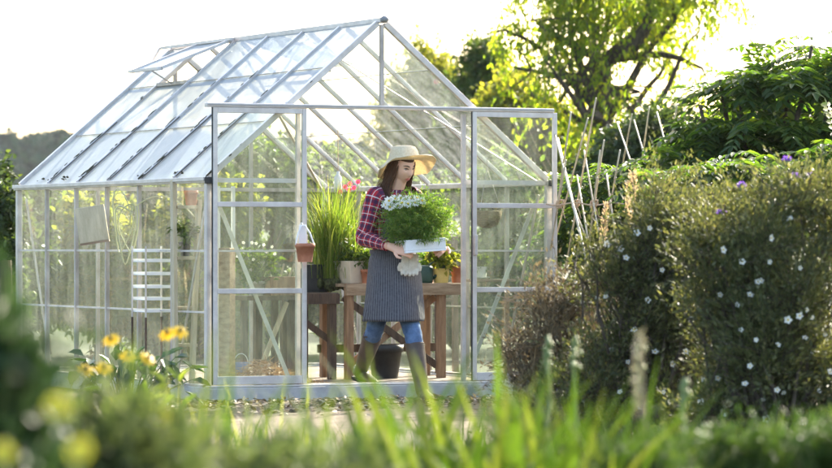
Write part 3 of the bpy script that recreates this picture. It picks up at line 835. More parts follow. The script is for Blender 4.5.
# ------------------------------------------------------------------ bean canes
def cane_frame(label, Y, canes, cross_py, x0, x1, twpy):
    t = thing('bean_cane_frame', label, 'plant support', at((x0 + x1) / 2, HY + CAMZ * FPX / Y, Y), 0, 'bean cane frames beside the greenhouse')
    o_ = t.location
    for (xa, ya, xb, yb, dy) in canes:
        a = at(xa, ya, Y + dy); b = at(xb, yb, Y - dy)
        d = (b - a); k = (0 - a.z) / d.z
        foot = a + d * k
        mb = MB(); n_ = 9
        pts = [a.lerp(foot, i / n_) - o_ for i in range(n_ + 1)]
        rr = [.0058 + .002 * i / n_ for i in range(n_ + 1)]
        mb.tube(pts, rr, 8)
        for i in range(1, n_):
            p = a.lerp(foot, i / n_) - o_
            q = (foot - a).normalized() * .006
            mb.tube([p - q, p + q], [.0084, .0084], 8)
        mb.build('cane', M['cane'], t, smooth=True)
    mb = MB(); n_ = 14
    mb.tube([at(x0 + (x1 - x0) * i / n_, twpy + 1.5 * math.sin(i * 1.1), Y - .03) - o_ for i in range(n_ + 1)], .006, 6)
    for xa in cross_py:
        p = at(xa, twpy, Y - .02) - o_
        for k in range(5):
            mb.tube([p + Vector((.028 * math.cos(a * .8 + k), -.012 * math.sin(a), .03 * math.sin(a * .8 + k * 1.3))) for a in range(7)], .004, 5)
        mb.tube([p, p + Vector((.02, -.01, -.05)), p + Vector((.035, 0, -.10))], .003, 5)
    mb.build('twine', M['twine'], t)
cane_frame('bamboo bean canes crossed and tied with twine close to the greenhouse door', 25.1,
    [(554, 130, 569, 190, .25), (558, 138, 572, 198, .3), (571, 112, 556, 215, -.25), (596, 98, 581, 182, -.3), (577, 175, 592, 262, .3), (600, 150, 586, 272, -.25), (573, 205, 597, 205.1 + 60, .2), (566, 160, 552, 240, -.2), (588, 118, 566, 200, -.2), (584, 150, 600, 240, .2), (604, 140, 592, 220, -.25), (606, 170, 616, 240, .2), (620, 150, 606, 230, -.2)],
    (560, 576, 594), 546, 640, 204)
cane_frame('bamboo bean canes leaning together in the leafy bank further from the greenhouse', 28.0,
    [(634, 120, 649, 171, .2), (617, 122, 626, 148, .2), (632, 114, 626, 146, -.2), (649, 109, 644, 145, -.2), (657, 112, 667, 150, .2), (677, 106, 670, 146, -.2), (702, 106, 686, 176, -.2)],
    (640, 662, 690), 612, 706, 186)

# ------------------------------------------------------------------ rock-rose shrubs with white flowers
def flower_mb(rng, r, np_=5, cup=.25):
    P_, D_, N_ = [], [], []
    for k in range(np_):
        a = 2 * math.pi * k / np_ + rng.normal() * .08
        P_.append((0, 0, 0)); D_.append((math.cos(a), math.sin(a), cup)); N_.append((-math.cos(a) * cup, -math.sin(a) * cup, 1))
    return P_, D_, N_
def make_flower(name, rng, parent, loc, nrm, r, pmat, cmat=None, petals=5, wide=.85, cup=.25, cone=.25, cone_h=.12):
    P_, D_, N_ = flower_mb(rng, r, petals, cup)
    q = Vector(nrm).to_track_quat('Z', 'Y')
    o = leaves(name, P_, D_, N_, r, r * wide, M[pmat], parent, fold=.06, droop=0)
    o.location = loc; o.rotation_mode = 'QUATERNION'; o.rotation_quaternion = q
    if cmat:
        c = MB(); c.lathe([(r * cone * .9, 0), (r * cone, r * cone_h * .4), (r * cone * .6, r * cone_h), (r * .02, r * cone_h * 1.2)], (0, 0, .002), 8)
        c.build('flower_centre', M[cmat], o, smooth=True)
    return o
def bush(name, label, seed, Y, clumps_px, mat, n_tw, per, ll, lw, flowers_px, twig=.15, group=None, fy=-.25, stems=14, fl_r=.018, fmat='petal_white'):
    rng = np.random.default_rng(seed)
    cl0 = crown_clumps(Y, clumps_px); cl = []
    for (c, r) in cl0:
        for k in range(6):
            o_ = unit(rng.normal(size=3)) * rng.random() ** .4 * .85
            f = rng.uniform(.28, .55)
            q = (c[0] + o_[0] * r[0], c[1] + o_[1] * r[1], max(.03, c[2] + o_[2] * r[2]))
            cl.append((q, (r[0] * f, r[1] * f, r[2] * f * rng.uniform(.9, 1.4))))
    cx = float(np.mean([c[0][0] for c in cl]))
    base = Vector((cx, Y, 0)); t = thing(name, label, 'shrub', base, 0, group)
    tb = MB()
    for (c, r) in cl:
        for k in range(1):
            e = Vector(c) - base + Vector(rng.normal(size=3) * np.array(r) * .5)
            limb(tb, (rng.normal() * .12, rng.normal() * .12, -.02), e, .012, .004, rng, .10, 5, 6)
    pos, d, nn, b, td = twig_cloud(rng, cl, n_tw, per, twig, -.55, .25, .5)
    far = rng.random(n_tw) < .10
    pos = pos.reshape(n_tw, per, 3); pos[far] += (td[far] * twig * .9)[:, None]; b[far] += td[far] * twig * .9; pos = pos.reshape(-1, 3)
    d = unit(d + np.repeat(td, per, 0) * .9)
    for i in range(0, min(n_tw, 900)):
        p = Vector(b[i]) - base
        tb.tube([p - Vector(td[i]) * twig, p + Vector(td[i] * twig)], [.0028, .0014], 4, False)
    tb.build('stem', M['stem_tan'] if mat == 'l_brown' else M['bark'], t)
    sc_ = rng.uniform(.6, 1.2, len(pos))
    leaves('foliage', pos - np.array(base), d, nn, ll * sc_, lw * sc_, M[mat], t)
    for (fx, fy_) in flowers_px:
        # the flower stands just outside the nearest clump's near surface
        best = None
        for (c, r) in cl:
            p = at(fx, fy_, Y)
            q = ((p.x - c[0]) / r[0]) ** 2 + ((p.z - c[2]) / r[2]) ** 2
            yy = c[1] - r[1] * math.sqrt(max(0, 1 - q)) if q < 1 else None
            if yy is not None and (best is None or yy < best): best = yy
        yy = (best if best is not None else Y) - .05 - abs(rng.normal()) * .03
        p = at(fx, fy_, yy)
        make_flower('flower', rng, t, p - base, (rng.normal() * .5, -1, .55 + rng.normal() * .35), fl_r * rng.uniform(.75, 1.25), fmat, 'stamen')
    return t
g_ = 'rock rose shrubs in white flower'
bush('rock_rose', 'grey green shrub with scattered white flowers standing beside the greenhouse door', 91, 18.5,
     [(640, 250, 40, 40), (610, 285, 40, 36), (660, 300, 50, 50), (620, 340, 50, 50), (680, 240, 30, 36), (670, 360, 50, 50), (600, 390, 40, 40), (650, 410, 60, 40), (655, 210, 22, 26), (620, 440, 50, 40), (680, 440, 50, 40), (700, 300, 30, 40), (695, 250, 24, 34), (706, 232, 14, 22), (590, 262, 24, 24), (570, 420, 40, 40)],
     'l_cistus', 3000, 18, .030, .010,
     [(650, 228), (607, 244), (621, 249), (626, 258), (637, 233), (697, 305), (692, 316), (729, 341), (606, 297), (634, 330), (664, 392), (672, 364), (686, 352), (597, 298), (640, 408), (662, 270), (655, 352), (628, 362), (612, 350), (648, 300), (676, 380), (620, 392), (690, 412)], group=g_)
bush('rock_rose', 'largest grey green shrub covered in small white flowers at the edge of the bank', 92, 17.5,
     [(760, 240, 50, 44), (800, 220, 44, 40), (740, 290, 50, 50), (800, 300, 60, 60), (760, 350, 60, 60), (820, 370, 60, 60), (720, 350, 40, 50), (770, 410, 70, 40), (840, 250, 40, 50), (735, 215, 22, 22), (700, 270, 26, 40), (840, 430, 50, 40), (740, 440, 60, 36), (800, 450, 60, 36), (720, 400, 40, 50), (706, 300, 26, 44), (712, 244, 16, 26), (770, 205, 20, 18)],
     'l_cistus', 4400, 18, .030, .010,
     [(723, 250), (761, 281), (750, 295), (788, 320), (800, 316), (812, 318), (728, 343), (758, 282), (805, 338), (750, 366), (718, 378), (766, 419), (784, 393), (819, 391), (828, 412), (777, 390), (807, 310), (726, 415), (701, 402), (704, 380), (745, 384), (771, 238), (790, 219), (823, 285), (741, 330), (813, 352), (792, 360), (770, 435), (738, 442), (805, 425), (720, 295), (737, 305), (770, 262), (800, 268), (828, 300), (756, 340), (778, 345), (825, 335), (742, 262), (812, 240), (763, 400), (830, 372)], group=g_)
bush('rock_rose', 'smaller grey green shrub filling the space between the two big flowering shrubs', 94, 18.9,
     [(690, 250, 30, 40), (692, 300, 40, 50), (685, 360, 50, 50), (712, 218, 18, 22), (678, 212, 14, 20), (700, 410, 50, 40), (665, 235, 20, 24)],
     'l_cistus', 1500, 18, .030, .010, [(690, 262), (712, 268), (684, 292), (700, 330), (678, 340), (705, 355), (668, 318), (716, 300)], group=g_)
bush('rock_rose', 'thin brownish twiggy shrub overlapping the bottom of the greenhouse door', 93, 19.0,
     [(560, 310, 34, 30), (540, 350, 40, 40), (580, 340, 36, 40), (560, 390, 50, 40), (520, 375, 24, 36), (530, 300, 16, 20), (590, 300, 24, 28), (550, 430, 50, 34), (590, 425, 40, 34)],
     'l_brown', 1100, 13, .030, .009,
     [(575, 282), (583, 295), (606, 322), (582, 302), (596, 369), (568, 330)], group=g_, fmat='petal_white')

# ------------------------------------------------------------------ purple thistles, dry plumes, tall stalks
def thistle(px, py, Y, label, grp, heads=3):
    rng = np.random.default_rng(int(px * 7 + py))
    top = at(px, py, Y); base = Vector((top.x + rng.normal() * .1, Y, 0))
    t = thing('thistle', label, 'flower', base, 0, grp); tb = MB()
    pts = limb(tb, (0, 0, -.02), top - base, .005, .003, rng, .05, 6, 8)
    hd = [top - base] + [top - base + Vector((rng.normal() * .07, rng.normal() * .05, -rng.uniform(.05, .22))) for _ in range(heads - 1)]
    for h in hd[1:]: tb.tube([pts[5], h], [.004, .003], 5)
    tb.build('stem', M['stem'], t)
    for h in hd:
        hb = MB(); hb.lathe([(.004, -.012), (.014, 0), (.015, .008), (.010, .016)], h, 10)
        o = hb.build('flower_head', M['stem'], t, smooth=True)
        n = 60; a = rng.uniform(0, 6.28, n); e = rng.uniform(.2, 1.3, n)
        D = np.stack([np.cos(a) * np.cos(e), np.sin(a) * np.cos(e), np.sin(e)], 1)
        leaves('petals', np.array(h + Vector((0, 0, .012))) + D * .004, D, rng.normal(size=(n, 3)), .030, .007, M['petal_purple'], o)
    n = 18; k = rng.random(n)
    P_ = np.array([np.array(pts[0]) * (1 - q) + np.array(pts[-1]) * q for q in k]); D = rng.normal(size=(n, 3)) + [0, 0, .5]
    leaves('foliage', P_, D, rng.normal(size=(n, 3)) * .3 + [0, 0, 1], .10, .022, M['l_greyblur'], t, droop=.2)
gt = 'purple thistles in the bank'
thistle(787, 164, 17.9, 'tall purple thistle, highest flower of the bank', gt, 2)
thistle(742, 190, 17.9, 'short purple thistle set apart from the other two, nearer the canes', gt, 2)
thistle(812, 180, 17.8, 'slender purple thistle at the outer side of the bank', gt, 2)

def plume(px, py0, py1, Y, label, wpx=7, n=900, mat='plume', grp='dry seed plumes'):
    rng = np.random.default_rng(int(px + py0)); a = at(px, py0, Y); b = at(px - 4, py1, Y)
    base = Vector((b.x, Y, 0)); t = thing('seed_plume', label, 'plant', base, 0, grp)
    tb = MB(); limb(tb, (0, 0, -.02), a - base, .006, .003, rng, .03, 6, 8); tb.build('stem', M['stem_tan'], t)
    k = rng.random(n); w = wpx / FPX * Y
    c = np.array(a - base)[None] * (1 - k[:, None]) + np.array(b - base)[None] * k[:, None]
    rad = w * (np.sin(np.pi * np.clip(k * .85 + .12, 0, 1))) * rng.random(n) ** .5
    an = rng.uniform(0, 6.28, n)
    P_ = c + np.stack([np.cos(an) * rad, np.sin(an) * rad, rng.normal(size=n) * .01], 1)
    D = np.stack([np.cos(an) * .6, np.sin(an) * .6, np.full(n, 1.0)], 1) + rng.normal(size=(n, 3)) * .35
    leaves('seed_head', P_, D, rng.normal(size=(n, 3)), .022, .006, M[mat], t)
plume(633, 172, 228, 19.6, 'tan feathery seed plume rising above the rock rose', 6, 380)
plume(606, 205, 250, 20.0, 'small brown seed plume beside the tied canes', 3, 180)
plume(641, 338, 412, 9.0, 'soft pale seed plume blurred before the shrubs', 4, 110, 'plume_grey')

def stalk(px, py, Y, label, rad=.008, mat='stem', lean=0):
    rng = np.random.default_rng(int(px)); top = at(px, py, Y); base = Vector((top.x + lean, Y, 0))
    t = thing('flower_stalk', label, 'plant', base, 0, 'bare flower stalks'); tb = MB()
    pts = limb(tb, (0, 0, -.02), top - base, rad, rad * .6, rng, .015, 7, 8); tb.build('stem', M[mat], t, smooth=True)
    b = MB()
    for k in range(14):
        p = pts[-1] + Vector((rng.normal() * .008, rng.normal() * .008, -rng.random() * .10))
        b.lathe([(.002, -.008), (.008, 0), (.006, .008), (.001, .014)], p, 6)
    b.build('bud', M['stem'], t, smooth=True)
stalk(548, 335, 11.5, 'thick yellow green stalk nearest the greenhouse door', .010)
stalk(575, 338, 11.8, 'yellow green stalk beside the thickest one')
stalk(641, 345, 11.0, 'pale straw stalk in front of the soft seed plume', .008, 'stem_tan')
stalk(686, 378, 10.5, 'green stalk standing alone before the dark shrub', .010)
stalk(706, 425, 10.5, 'short reddish stalk before the dark shrub', .007, 'stem_tan')

# ------------------------------------------------------------------ things in the greenhouse
FZ = 0.093
def onv(px, py, v):          # point in the photograph at greenhouse depth v
    return GP(px, py, v)
def gz(px, v, z):            # same column, given height
    p = GP(px, 250, v); p.z = z; return p

# potting bench
BV0, BV1, BTOP = 1.12, 1.62, .775
uL, uR = 1.50, 2.46
bt_ = thing('potting_bench', 'worn wooden potting bench with crossed braces standing behind the gardener', 'bench', G((uL + uR) / 2, (BV0 + BV1) / 2, FZ), TH)
cu, cv = (uL + uR) / 2, (BV0 + BV1) / 2
def L_(u, v, z): return (u - cu, v - cv, z - FZ)
b = MB()
for k in range(4):
    v0 = BV0 + k * .125; b.box(L_(uL, v0 + .002, BTOP - .024), L_(uR, v0 + .120, BTOP))
b.build('bench_top', M['timber'], bt_, bevel=.003)
b = MB(); b.box(L_(uL + .01, BV0 - .024, BTOP - .085), L_(uR - .01, BV0 - .001, BTOP - .004)); b.build('apron_rail', M['timber'], bt_, bevel=.003)
for (u, v) in ((uL + .05, BV0 + .03), (uL + .05, BV1 - .04), (uR - .18, BV0 + .03), (uR - .1, BV1 - .04)):
    b = MB(); b.bar(L_(u, v, FZ), L_(u, v, BTOP - .025), .056, .056, (0, 1, 0)); b.build('leg', M['timber_v'], bt_, bevel=.003)
b = MB(); b.bar(L_(uL + .02, BV0 + .064, BTOP - .10), L_(uR - .20, BV0 + .064, .18), .05, .018, (0, 1, 0)); b.build('cross_brace', M['timber_dark'], bt_, bevel=.002)
b = MB(); b.bar(L_(uR - .2, BV0 + .09, BTOP - .10), L_(uL + .05, BV0 + .09, .17), .05, .018, (0, 1, 0)); b.build('cross_brace', M['timber_v'], bt_, bevel=.002)
b = MB(); b.bar(L_(uL, BV1 - .03, .30), L_(uR, BV1 - .03, .30), .06, .02, (0, 1, 0)); b.build('stretcher', M['timber_dark'], bt_, bevel=.002)
# lower staging bench
sL, sR, SV0, SV1, STOP = 1.02, 1.47, 1.15, 1.70, .71
st_ = thing('staging_bench', 'low dark timber staging carrying the tray of tall grass', 'bench', G((sL + sR) / 2, (SV0 + SV1) / 2, FZ), TH)
cu, cv = (sL + sR) / 2, (SV0 + SV1) / 2
b = MB()
for k in range(4): b.box(L_(sL, SV0 + k * .138, STOP - .025), L_(sR, SV0 + k * .138 + .126, STOP))
b.build('bench_top', M['timber_dark'], st_, bevel=.003)
b = MB(); b.box(L_(sL, SV0 - .024, STOP - .08), L_(sR, SV0 - .001, STOP - .006)); b.build('apron_rail', M['timber_dark'], st_, bevel=.003)
for (u, v) in ((sL + .10, SV0 + .03), (sL + .04, SV1 - .04), (sR - .04, SV0 + .03), (sR - .12, SV1 - .2), (sR - .2, SV1 - .04)):
    b = MB(); b.bar(L_(u, v, FZ), L_(u, v, STOP - .026), .055, .05, (0, 1, 0)); b.build('leg', M['timber_dark'], st_, bevel=.003)
b = MB(); b.bar(L_(sL + .05, SV0 + .065, STOP - .09), L_(sR + .0, SV0 + .065, .34), .045, .018, (0, 1, 0)); b.build('cross_brace', M['timber_dark'], st_, bevel=.002)

def pot_mb(r, h, rim=True):
    b = MB(); t = .012
    if rim: prof = [(r * .72, 0), (r * .93, h * .78), (r * 1.02, h * .78), (r * 1.04, h), (r * .94, h), (r * .88, h * .84)]
    else: prof = [(r * .78, 0), (r * 1.0, h), (r * .95, h), (r * .9, h * .86)]
    b.lathe(prof, (0, 0, 0), 24, False)
    b.lathe([(r * .72, .0), (r * .05, .001)], (0, 0, 0), 24, False)
    return b
def potted(name, label, cat, p, r, h, mat, grp=None, fol=None, rim=True):
    t = thing(name, label, cat, p, 0, grp)
    o = pot_mb(r, h, rim).build('pot', M[mat], t, smooth=False)
    o.data.polygons.foreach_set('use_smooth', [True] * len(o.data.polygons))
    s_ = MB(); s_.lathe([(r * .02, h * .88), (r * .5, h * .885), (r * .88, h * .86)], (0, 0, 0), 18, False); s_.build('soil', M['soil'], t)
    if fol: fol(t, h)
    return t
def bushy(seed, rx, rz, n, ll, lw, mat, cz=.6, droop=0):
    def f(t, h):
        rng = np.random.default_rng(seed)
        cl = [((0, 0, h + rz * cz), (rx, rx, rz)), ((rx * .4, -rx * .2, h + rz * .5), (rx * .7, rx * .7, rz * .7)), ((-rx * .4, rx * .1, h + rz * .8), (rx * .6, rx * .6, rz * .7))]
        pos, d, nn, b, td = twig_cloud(rng, cl, n // 8, 8, rx * .5, -.2, .4, .5)
        m = MB()
        for i in range(min(30, len(b))): m.tube([(0, 0, h * .85), tuple(b[i] * np.array([.5, .5, .75])), tuple(b[i])], [.004, .003, .0015], 5, False)
        m.build('stem', M['stem'], t)
        leaves('foliage', pos, d, nn, ll * rng.uniform(.6, 1.2, len(pos)), lw * rng.uniform(.7, 1.2, len(pos)), M[mat], t, droop=.15 + droop)
    return f
def at_v(px, v, z): return gz(px, v, z)

# tall grass in its tray
p = at_v(333, 1.38, STOP + .001)
tg = thing('tray_of_grass', 'rootbound tray of tall bright green grass on the low staging', 'potted plant', p, TH)
b = MB()
for k in range(60):
    rr = rng.random
    x, y = rng.uniform(-.11, .11), rng.uniform(-.10, .10)
    r = rng.uniform(.018, .034)
    b.lathe([(r * .3, 0), (r, r * .7), (r, r * 2.2), (r * .4, r * 3)], (x, y, rng.uniform(0, .05)), 7)
b.build('root_ball', mat_surf('mossy_roots', (.02, .02, .01), (.10, .12, .04), 40, .95, bump=.8), tg, smooth=True)
rng = np.random.default_rng(41); n = 620
bs = np.stack([rng.normal(0, .055, n), rng.normal(0, .05, n), np.full(n, .10)], 1)
az = rng.uniform(0, 6.28, n)
blades('blades', bs, az, np.abs(rng.normal(.14, .14, n)), rng.uniform(.30, .82, n), rng.uniform(.004, .009, n), np.abs(rng.normal(.75, .6, n)), M['blade_tall'], tg, 8)
m = MB()
for k in range(7):
    a = rng.normal() * .03; m.tube([(a, rng.normal() * .02, .08), (a + rng.normal() * .03, 0, .3), (a + rng.normal() * .08, 0, .52)], [.009, .007, .003], 7)
m.build('stem', M['stem'], tg, smooth=True)
n = 900
pos, d, nn, _, _ = twig_cloud(rng, [((0.02, -.02, .42), (.12, .1, .17)), ((.05, 0, .30), (.1, .08, .12))], 120, 8, .10, -.2, .3)
leaves('foliage', pos, d, nn, .045, .008, M['l_feather'], tg)
# black crate below the tray plant
p = at_v(311, 1.02, STOP - .1)
b = MB(); x = .085
for (lo, hi) in (((-x, -x, 0), (x, x, .012)), ((-x, -x, .012), (-x + .008, x, .20)), ((x - .008, -x, .012), (x, x, .20)), ((-x + .008, -x, .012), (x - .008, -x + .008, .20)), ((-x + .008, x - .008, .012), (x - .008, x, .20)), ((-x - .006, -x - .006, .185), (-x, x + .006, .20)), ((-x, -x - .006, .185), (x + .006, -x, .20))): b.box(lo, hi)
tag(b.build('plant_crate', M['black'], None, bevel=.003), 'square black plastic plant crate beside the grass tray', 'crate')
bpy.data.objects['plant_crate'].location = at_v(312, 1.45, STOP + .001); bpy.data.objects['plant_crate'].rotation_euler = (0, 0, TH)
# cream trough with a flowering plant
p = at_v(352, 1.27, BTOP + .001)
tr = thing('planter_trough', 'square cream planter with white budded plant on the potting bench', 'planter', p, TH + .25)
b = MB(); a0, a1, h = .070, .098, .16
v = [(-a0, -a0, 0), (a0, -a0, 0), (a0, a0, 0), (-a0, a0, 0), (-a1, -a1, h), (a1, -a1, h), (a1, a1, h), (-a1, a1, h), (-a1 + .01, -a1 + .01, h), (a1 - .01, -a1 + .01, h), (a1 - .01, a1 - .01, h), (-a1 + .01, a1 - .01, h), (-a1 + .012, -a1 + .012, h - .03), (a1 - .012, -a1 + .012, h - .03), (a1 - .012, a1 - .012, h - .03), (-a1 + .012, a1 - .012, h - .03)]
f = [(0, 3, 2, 1)]
for i in range(4):
    j = (i + 1) % 4
    f += [(i, j, 4 + j, 4 + i), (4 + i, 4 + j, 8 + j, 8 + i), (8 + i, 8 + j, 12 + j, 12 + i)]
b.add(v, f); b.build('pot', M['cream'], tr, bevel=.003)
b = MB(); b.box((-a1 + .013, -a1 + .013, h - .05), (a1 - .013, a1 - .013, h - .03)); b.build('soil', M['soil'], tr)
bushy(42, .10, .10, 420, .05, .016, 'l_mid')(tr, h - .02)
rng = np.random.default_rng(43)
for k in range(9): make_flower('flower', rng, tr, (rng.uniform(-.1, .12), rng.uniform(-.1, .02), h + rng.uniform(.08, .17)), (rng.normal() * .4, -.6, .8), .016, 'petal_white', 'stamen')
potg = 'pots standing on the potting bench'
potted('potted_plant', 'small terracotta pot with leafy seedling beside the cream planter', 'potted plant', at_v(367, 1.17, BTOP + .001), .045, .10, 'terracotta', potg, bushy(44, .06, .10, 260, .05, .018, 'l_mid'))
potted('potted_plant', 'ochre glazed pot of yellow green leaves beside the watering can', 'potted plant', at_v(441, 1.20, BTOP + .001), .064, .105, 'ochre', potg, bushy(45, .10, .12, 520, .050, .026, 'l_yellow'), rim=False)
potted('flower_pot', 'empty terracotta flower pot nearest the glass at the bench end', 'flower pot', at_v(457, 1.24, BTOP + .001), .050, .12, 'terracotta', potg)
potted('potted_plant', 'small pot of fresh lime leaves behind the watering can', 'potted plant', at_v(428, 1.42, BTOP + .001), .05, .09, 'terracotta', potg, bushy(46, .07, .10, 300, .04, .02, 'l_feather'))
# watering can
wc = thing('watering_can', 'dark green watering can with a hooped handle on the bench', 'watering can', at_v(424, 1.22, BTOP + .001), TH)
b = MB(); b.lathe([(.062, 0), (.066, .02), (.066, .11), (.05, .125), (.03, .128)], (0, 0, 0), 24); b.build('can_body', M['green_can'], wc, smooth=True)
b = MB(); b.tube([(.055, -.02, .03), (.10, -.05, .07), (.135, -.065, .12), (.15, -.07, .15)], [.014, .012, .010, .010], 10); b.build('spout', M['green_can'], wc, smooth=True)
b = MB(); b.tube([(.06 - .01 + .0 + .09 * math.cos(a) + .05, -.03, .09 + .065 * math.sin(a)) for a in np.linspace(0.0, math.pi, 12)], .007, 8)
b.build('handle', M['green_can'], wc, smooth=True)
# pink flowers behind the grass
pk = potted('potted_plant', 'tall plant with magenta pink flowers behind the gardener', 'potted plant', at_v(356, 1.52, BTOP + .001), .05, .10, 'terracotta', potg, bushy(47, .08, .20, 300, .06, .02, 'l_mid', .9))
rng = np.random.default_rng(48); m = MB()
for (px, py) in ((345, 187), (350, 184), (354, 188), (358, 182), (349, 190), (340, 192)):
    q = at_v(px, 1.52, CAMZ + (HY - py) / FPX * at_v(px, 1.52, 0).y) - pk.location
    m.tube([(0, 0, .1), (q.x * .5, q.y * .5, q.z * .6), tuple(q)], [.004, .003, .002], 5)
    make_flower('flower', rng, pk, q, (rng.normal() * .3, -1, .4), .022, 'petal_pink', 'stamen', 6)
m.build('flower_stalk', M['stem'], pk)
# wooden frame behind the bench
fr = thing('wooden_frame', 'dark brown upright timber frame leaning behind the bench', 'frame', at_v(447, 1.75, FZ), TH)
b = MB()
for x in (-.07, .07): b.bar((x, 0, 0), (x, .02, 1.02), .045, .03, (0, 1, 0))
b.build('upright', M['timber_dark'], fr, bevel=.003)
b = MB(); b.bar((-.0465, .02, .98), (.0465, .02, .98), .05, .025); b.bar((-.0465, .01, .55), (.0465, .01, .55), .05, .025); b.build('crossbar', M['timber_dark'], fr, bevel=.002)
# bucket on the floor
bk = thing('bucket', 'black plastic bucket on the greenhouse floor under the bench', 'bucket', at_v(385, 1.2, FZ + .001), TH)
pot_mb(.13, .24, True).build('bucket_body', M['black'], bk, smooth=True)
b = MB(); b.tube([(.132 * math.cos(a), .04 - .06 * math.sin(a), .235 - .06 * math.sin(a)) for a in np.linspace(0, math.pi, 12)], .004, 6); b.build('handle', M['alu'], bk)
# hanging baskets and shelf at the door
hb = thing('hanging_basket', 'coir lined hanging basket behind the glass of the open door', 'basket', GP(487, 228, .55), 0)
b = MB(); b.lathe([(.03, 0), (.075, .02), (.10, .07), (.108, .118), (.10, .122), (.09, .10)], (0, 0, 0), 24, False); b.lathe([(.03, 0), (.001, .001)], (0, 0, 0), 24, False)
b.build('basket_bowl', M['coir'], hb, smooth=True)
b = MB()
for a in (0, 2.09, 4.19): b.tube([(.105 * math.cos(a), .105 * math.sin(a), .12), (0, 0, .42)], .0025, 5)
b.tube([(0, 0, .42), (0, 0, .50)], .003, 5); b.build('chain', M['alu'], hb)
bushy(49, .08, .05, 120, .04, .012, 'l_brown')(hb, .10)
sh = thing('plant_shelf', 'narrow shelf on brackets inside the glass by the door', 'shelf', GP(487, 279, .55), TH)
b = MB(); b.box((-.14, -.06, -.018), (.20, .06, 0)); b.build('shelf_board', M['timber'], sh, bevel=.002)
for x in (-.10, .16):
    b = MB(); b.bar((x, 0, -.019), (x, 0, -(sh.location.z - FZ)), .025, .025, (0, 1, 0)); b.build('leg', M['timber_v'], sh)
s_ = potted('potted_plant', 'succulent in a pale grey pot on a saucer on the narrow shelf', 'potted plant', GP(481, 279, .55) + Vector((0, 0, .002)), .046, .085, 'grey_pot', None, bushy(50, .05, .05, 260, .035, .012, 'l_mid'), rim=False)
b = MB(); b.lathe([(.05, 0.0), (.066, .012), (.062, .013), (.048, .004)], (0, 0, .0), 24); b.build('saucer', M['grey_pot'], s_, smooth=True)
# terracotta pot hung from the door stile
hp = thing('hanging_pot', 'terracotta pot hung by a white strap on the edge of the sliding door', 'flower pot', GP(305, 262, -.16), TH)
pot_mb(.066, .125, True).build('pot', M['terracotta'], hp, smooth=True)
b = MB()
for sg in (-1, 1): b.tube([(sg * .067, 0, .115), (sg * .045, .015, .19), (sg * .012, .03, .245)], .006, 7)
b.tube([(0, .034, .24), (0, .05, .262), (0, .075, .262), (0, .085, .235)], .004, 6); b.box((-.028, .035, .10), (.028, .043, .25)); b.build('strap', M['white'], hp, bevel=.002)
s_ = MB(); s_.lathe([(.001, .105), (.055, .104)], (0, 0, 0), 18, False); s_.build('soil', M['soil'], hp)
# white bottle hanging inside
wb = thing('hanging_bottle', 'small white bottle hanging from a roof bar above the tall grass', 'bottle', GP(338, 190, 1.6), 0)
b = MB(); b.lathe([(.026, 0), (.028, .02), (.028, .09), (.012, .115), (.012, .135), (.001, .136)], (0, 0, 0), 16); b.build('bottle_body', M['white'], wb, smooth=True)
zt = 2.0 - wb.location.z
b = MB(); b.tube([(0, 0, .136), (0, 0, zt)], .003, 5); b.build('string', M['twine'], wb)

# ---- things behind the side wall glass
def frame_bars(mb, segs, w, h=None):
    for a, b_ in segs: mb.bar(a, b_, w, h or w, (0, 1, 0))
# timber step ladder
sv = .55
ld = thing('step_ladder', 'pale wooden step ladder standing inside the glass near the corner', 'ladder', at_v(187, sv, FZ), TH)
A = [Vector(gz(px, sv, 0)) for px in (176, 201)]
def loc(px, py, v): return (Matrix.Rotation(-TH, 4, 'Z') @ (GP(px, py, v) - ld.location))
b = MB(); b.bar(loc(173, 180, sv), (loc(173, 180, sv).x - .02, loc(173, 180, sv).y - .1, 0), .028, .05, (0, 1, 0)); b.build('stile', M['timber_pale'], ld, bevel=.002)
b = MB(); b.bar(loc(199, 200, sv), (loc(193, 200, sv).x - .05, loc(199, 200, sv).y - .1, 0), .028, .05, (0, 1, 0)); b.build('stile', M['timber_pale'], ld, bevel=.002)
for py in (207, 258, 308, 345):
    a_, c_ = loc(173, py, sv), loc(197, py, sv)
    b = MB(); b.bar(a_ + Vector((.016, 0, 0)), c_ - Vector((.012, 0, 0)), .09, .022); b.build('step', M['timber_pale'], ld, bevel=.002)
potted('flower_pot', 'terracotta pot standing high on the ladder step', 'flower pot', GP(191, 207, sv) + Vector((0, -.005, .012)), .048, .10, 'terracotta', None)
potted('potted_plant', 'leafy green plant in a dark pot on the middle ladder step', 'potted plant', GP(185, 258, sv) + Vector((0, -.005, .012)), .04, .10, 'black', None, bushy(61, .08, .10, 260, .06, .022, 'l_mid', .8))
# white wire rack of trays
rk = thing('wire_rack', 'white wire rack of seed trays standing inside the side glass', 'rack', at_v(153, 1.0, FZ), TH)
def lr(px, py): return (Matrix.Rotation(-TH, 4, 'Z') @ (GP(px, py, 1.0) - rk.location))
x0, x1, zt = lr(139, 250).x, lr(168, 250).x, lr(153, 246).z
for x in (x0, x1):
    for y in (-.13, .13):
        zb = lr(153, 317).z; b = MB(); b.bar((x, y, zb), (x, y, zt), .010, .010, (0, 1, 0)); b.build('upright', M['alu_white'], rk); b = MB(); b.bar((x, y, 0), (x, y, zb - .001), .012, .012, (0, 1, 0)); b.build('leg', M['timber_dark'], rk)
for k, py in enumerate((252, 262, 275, 288, 300, 312)):
    z = lr(153, py).z
    b = MB()
    b.box((x0 + .008, -.13, z), (x1 - .008, .13, z + .006))
    b.box((x0 + .008, -.138, z), (x1 - .008, -.131, z + .022)); b.box((x0 + .008, .131, z), (x1 - .008, .138, z + .022))
    b.build('seed_tray', M['white'], rk)
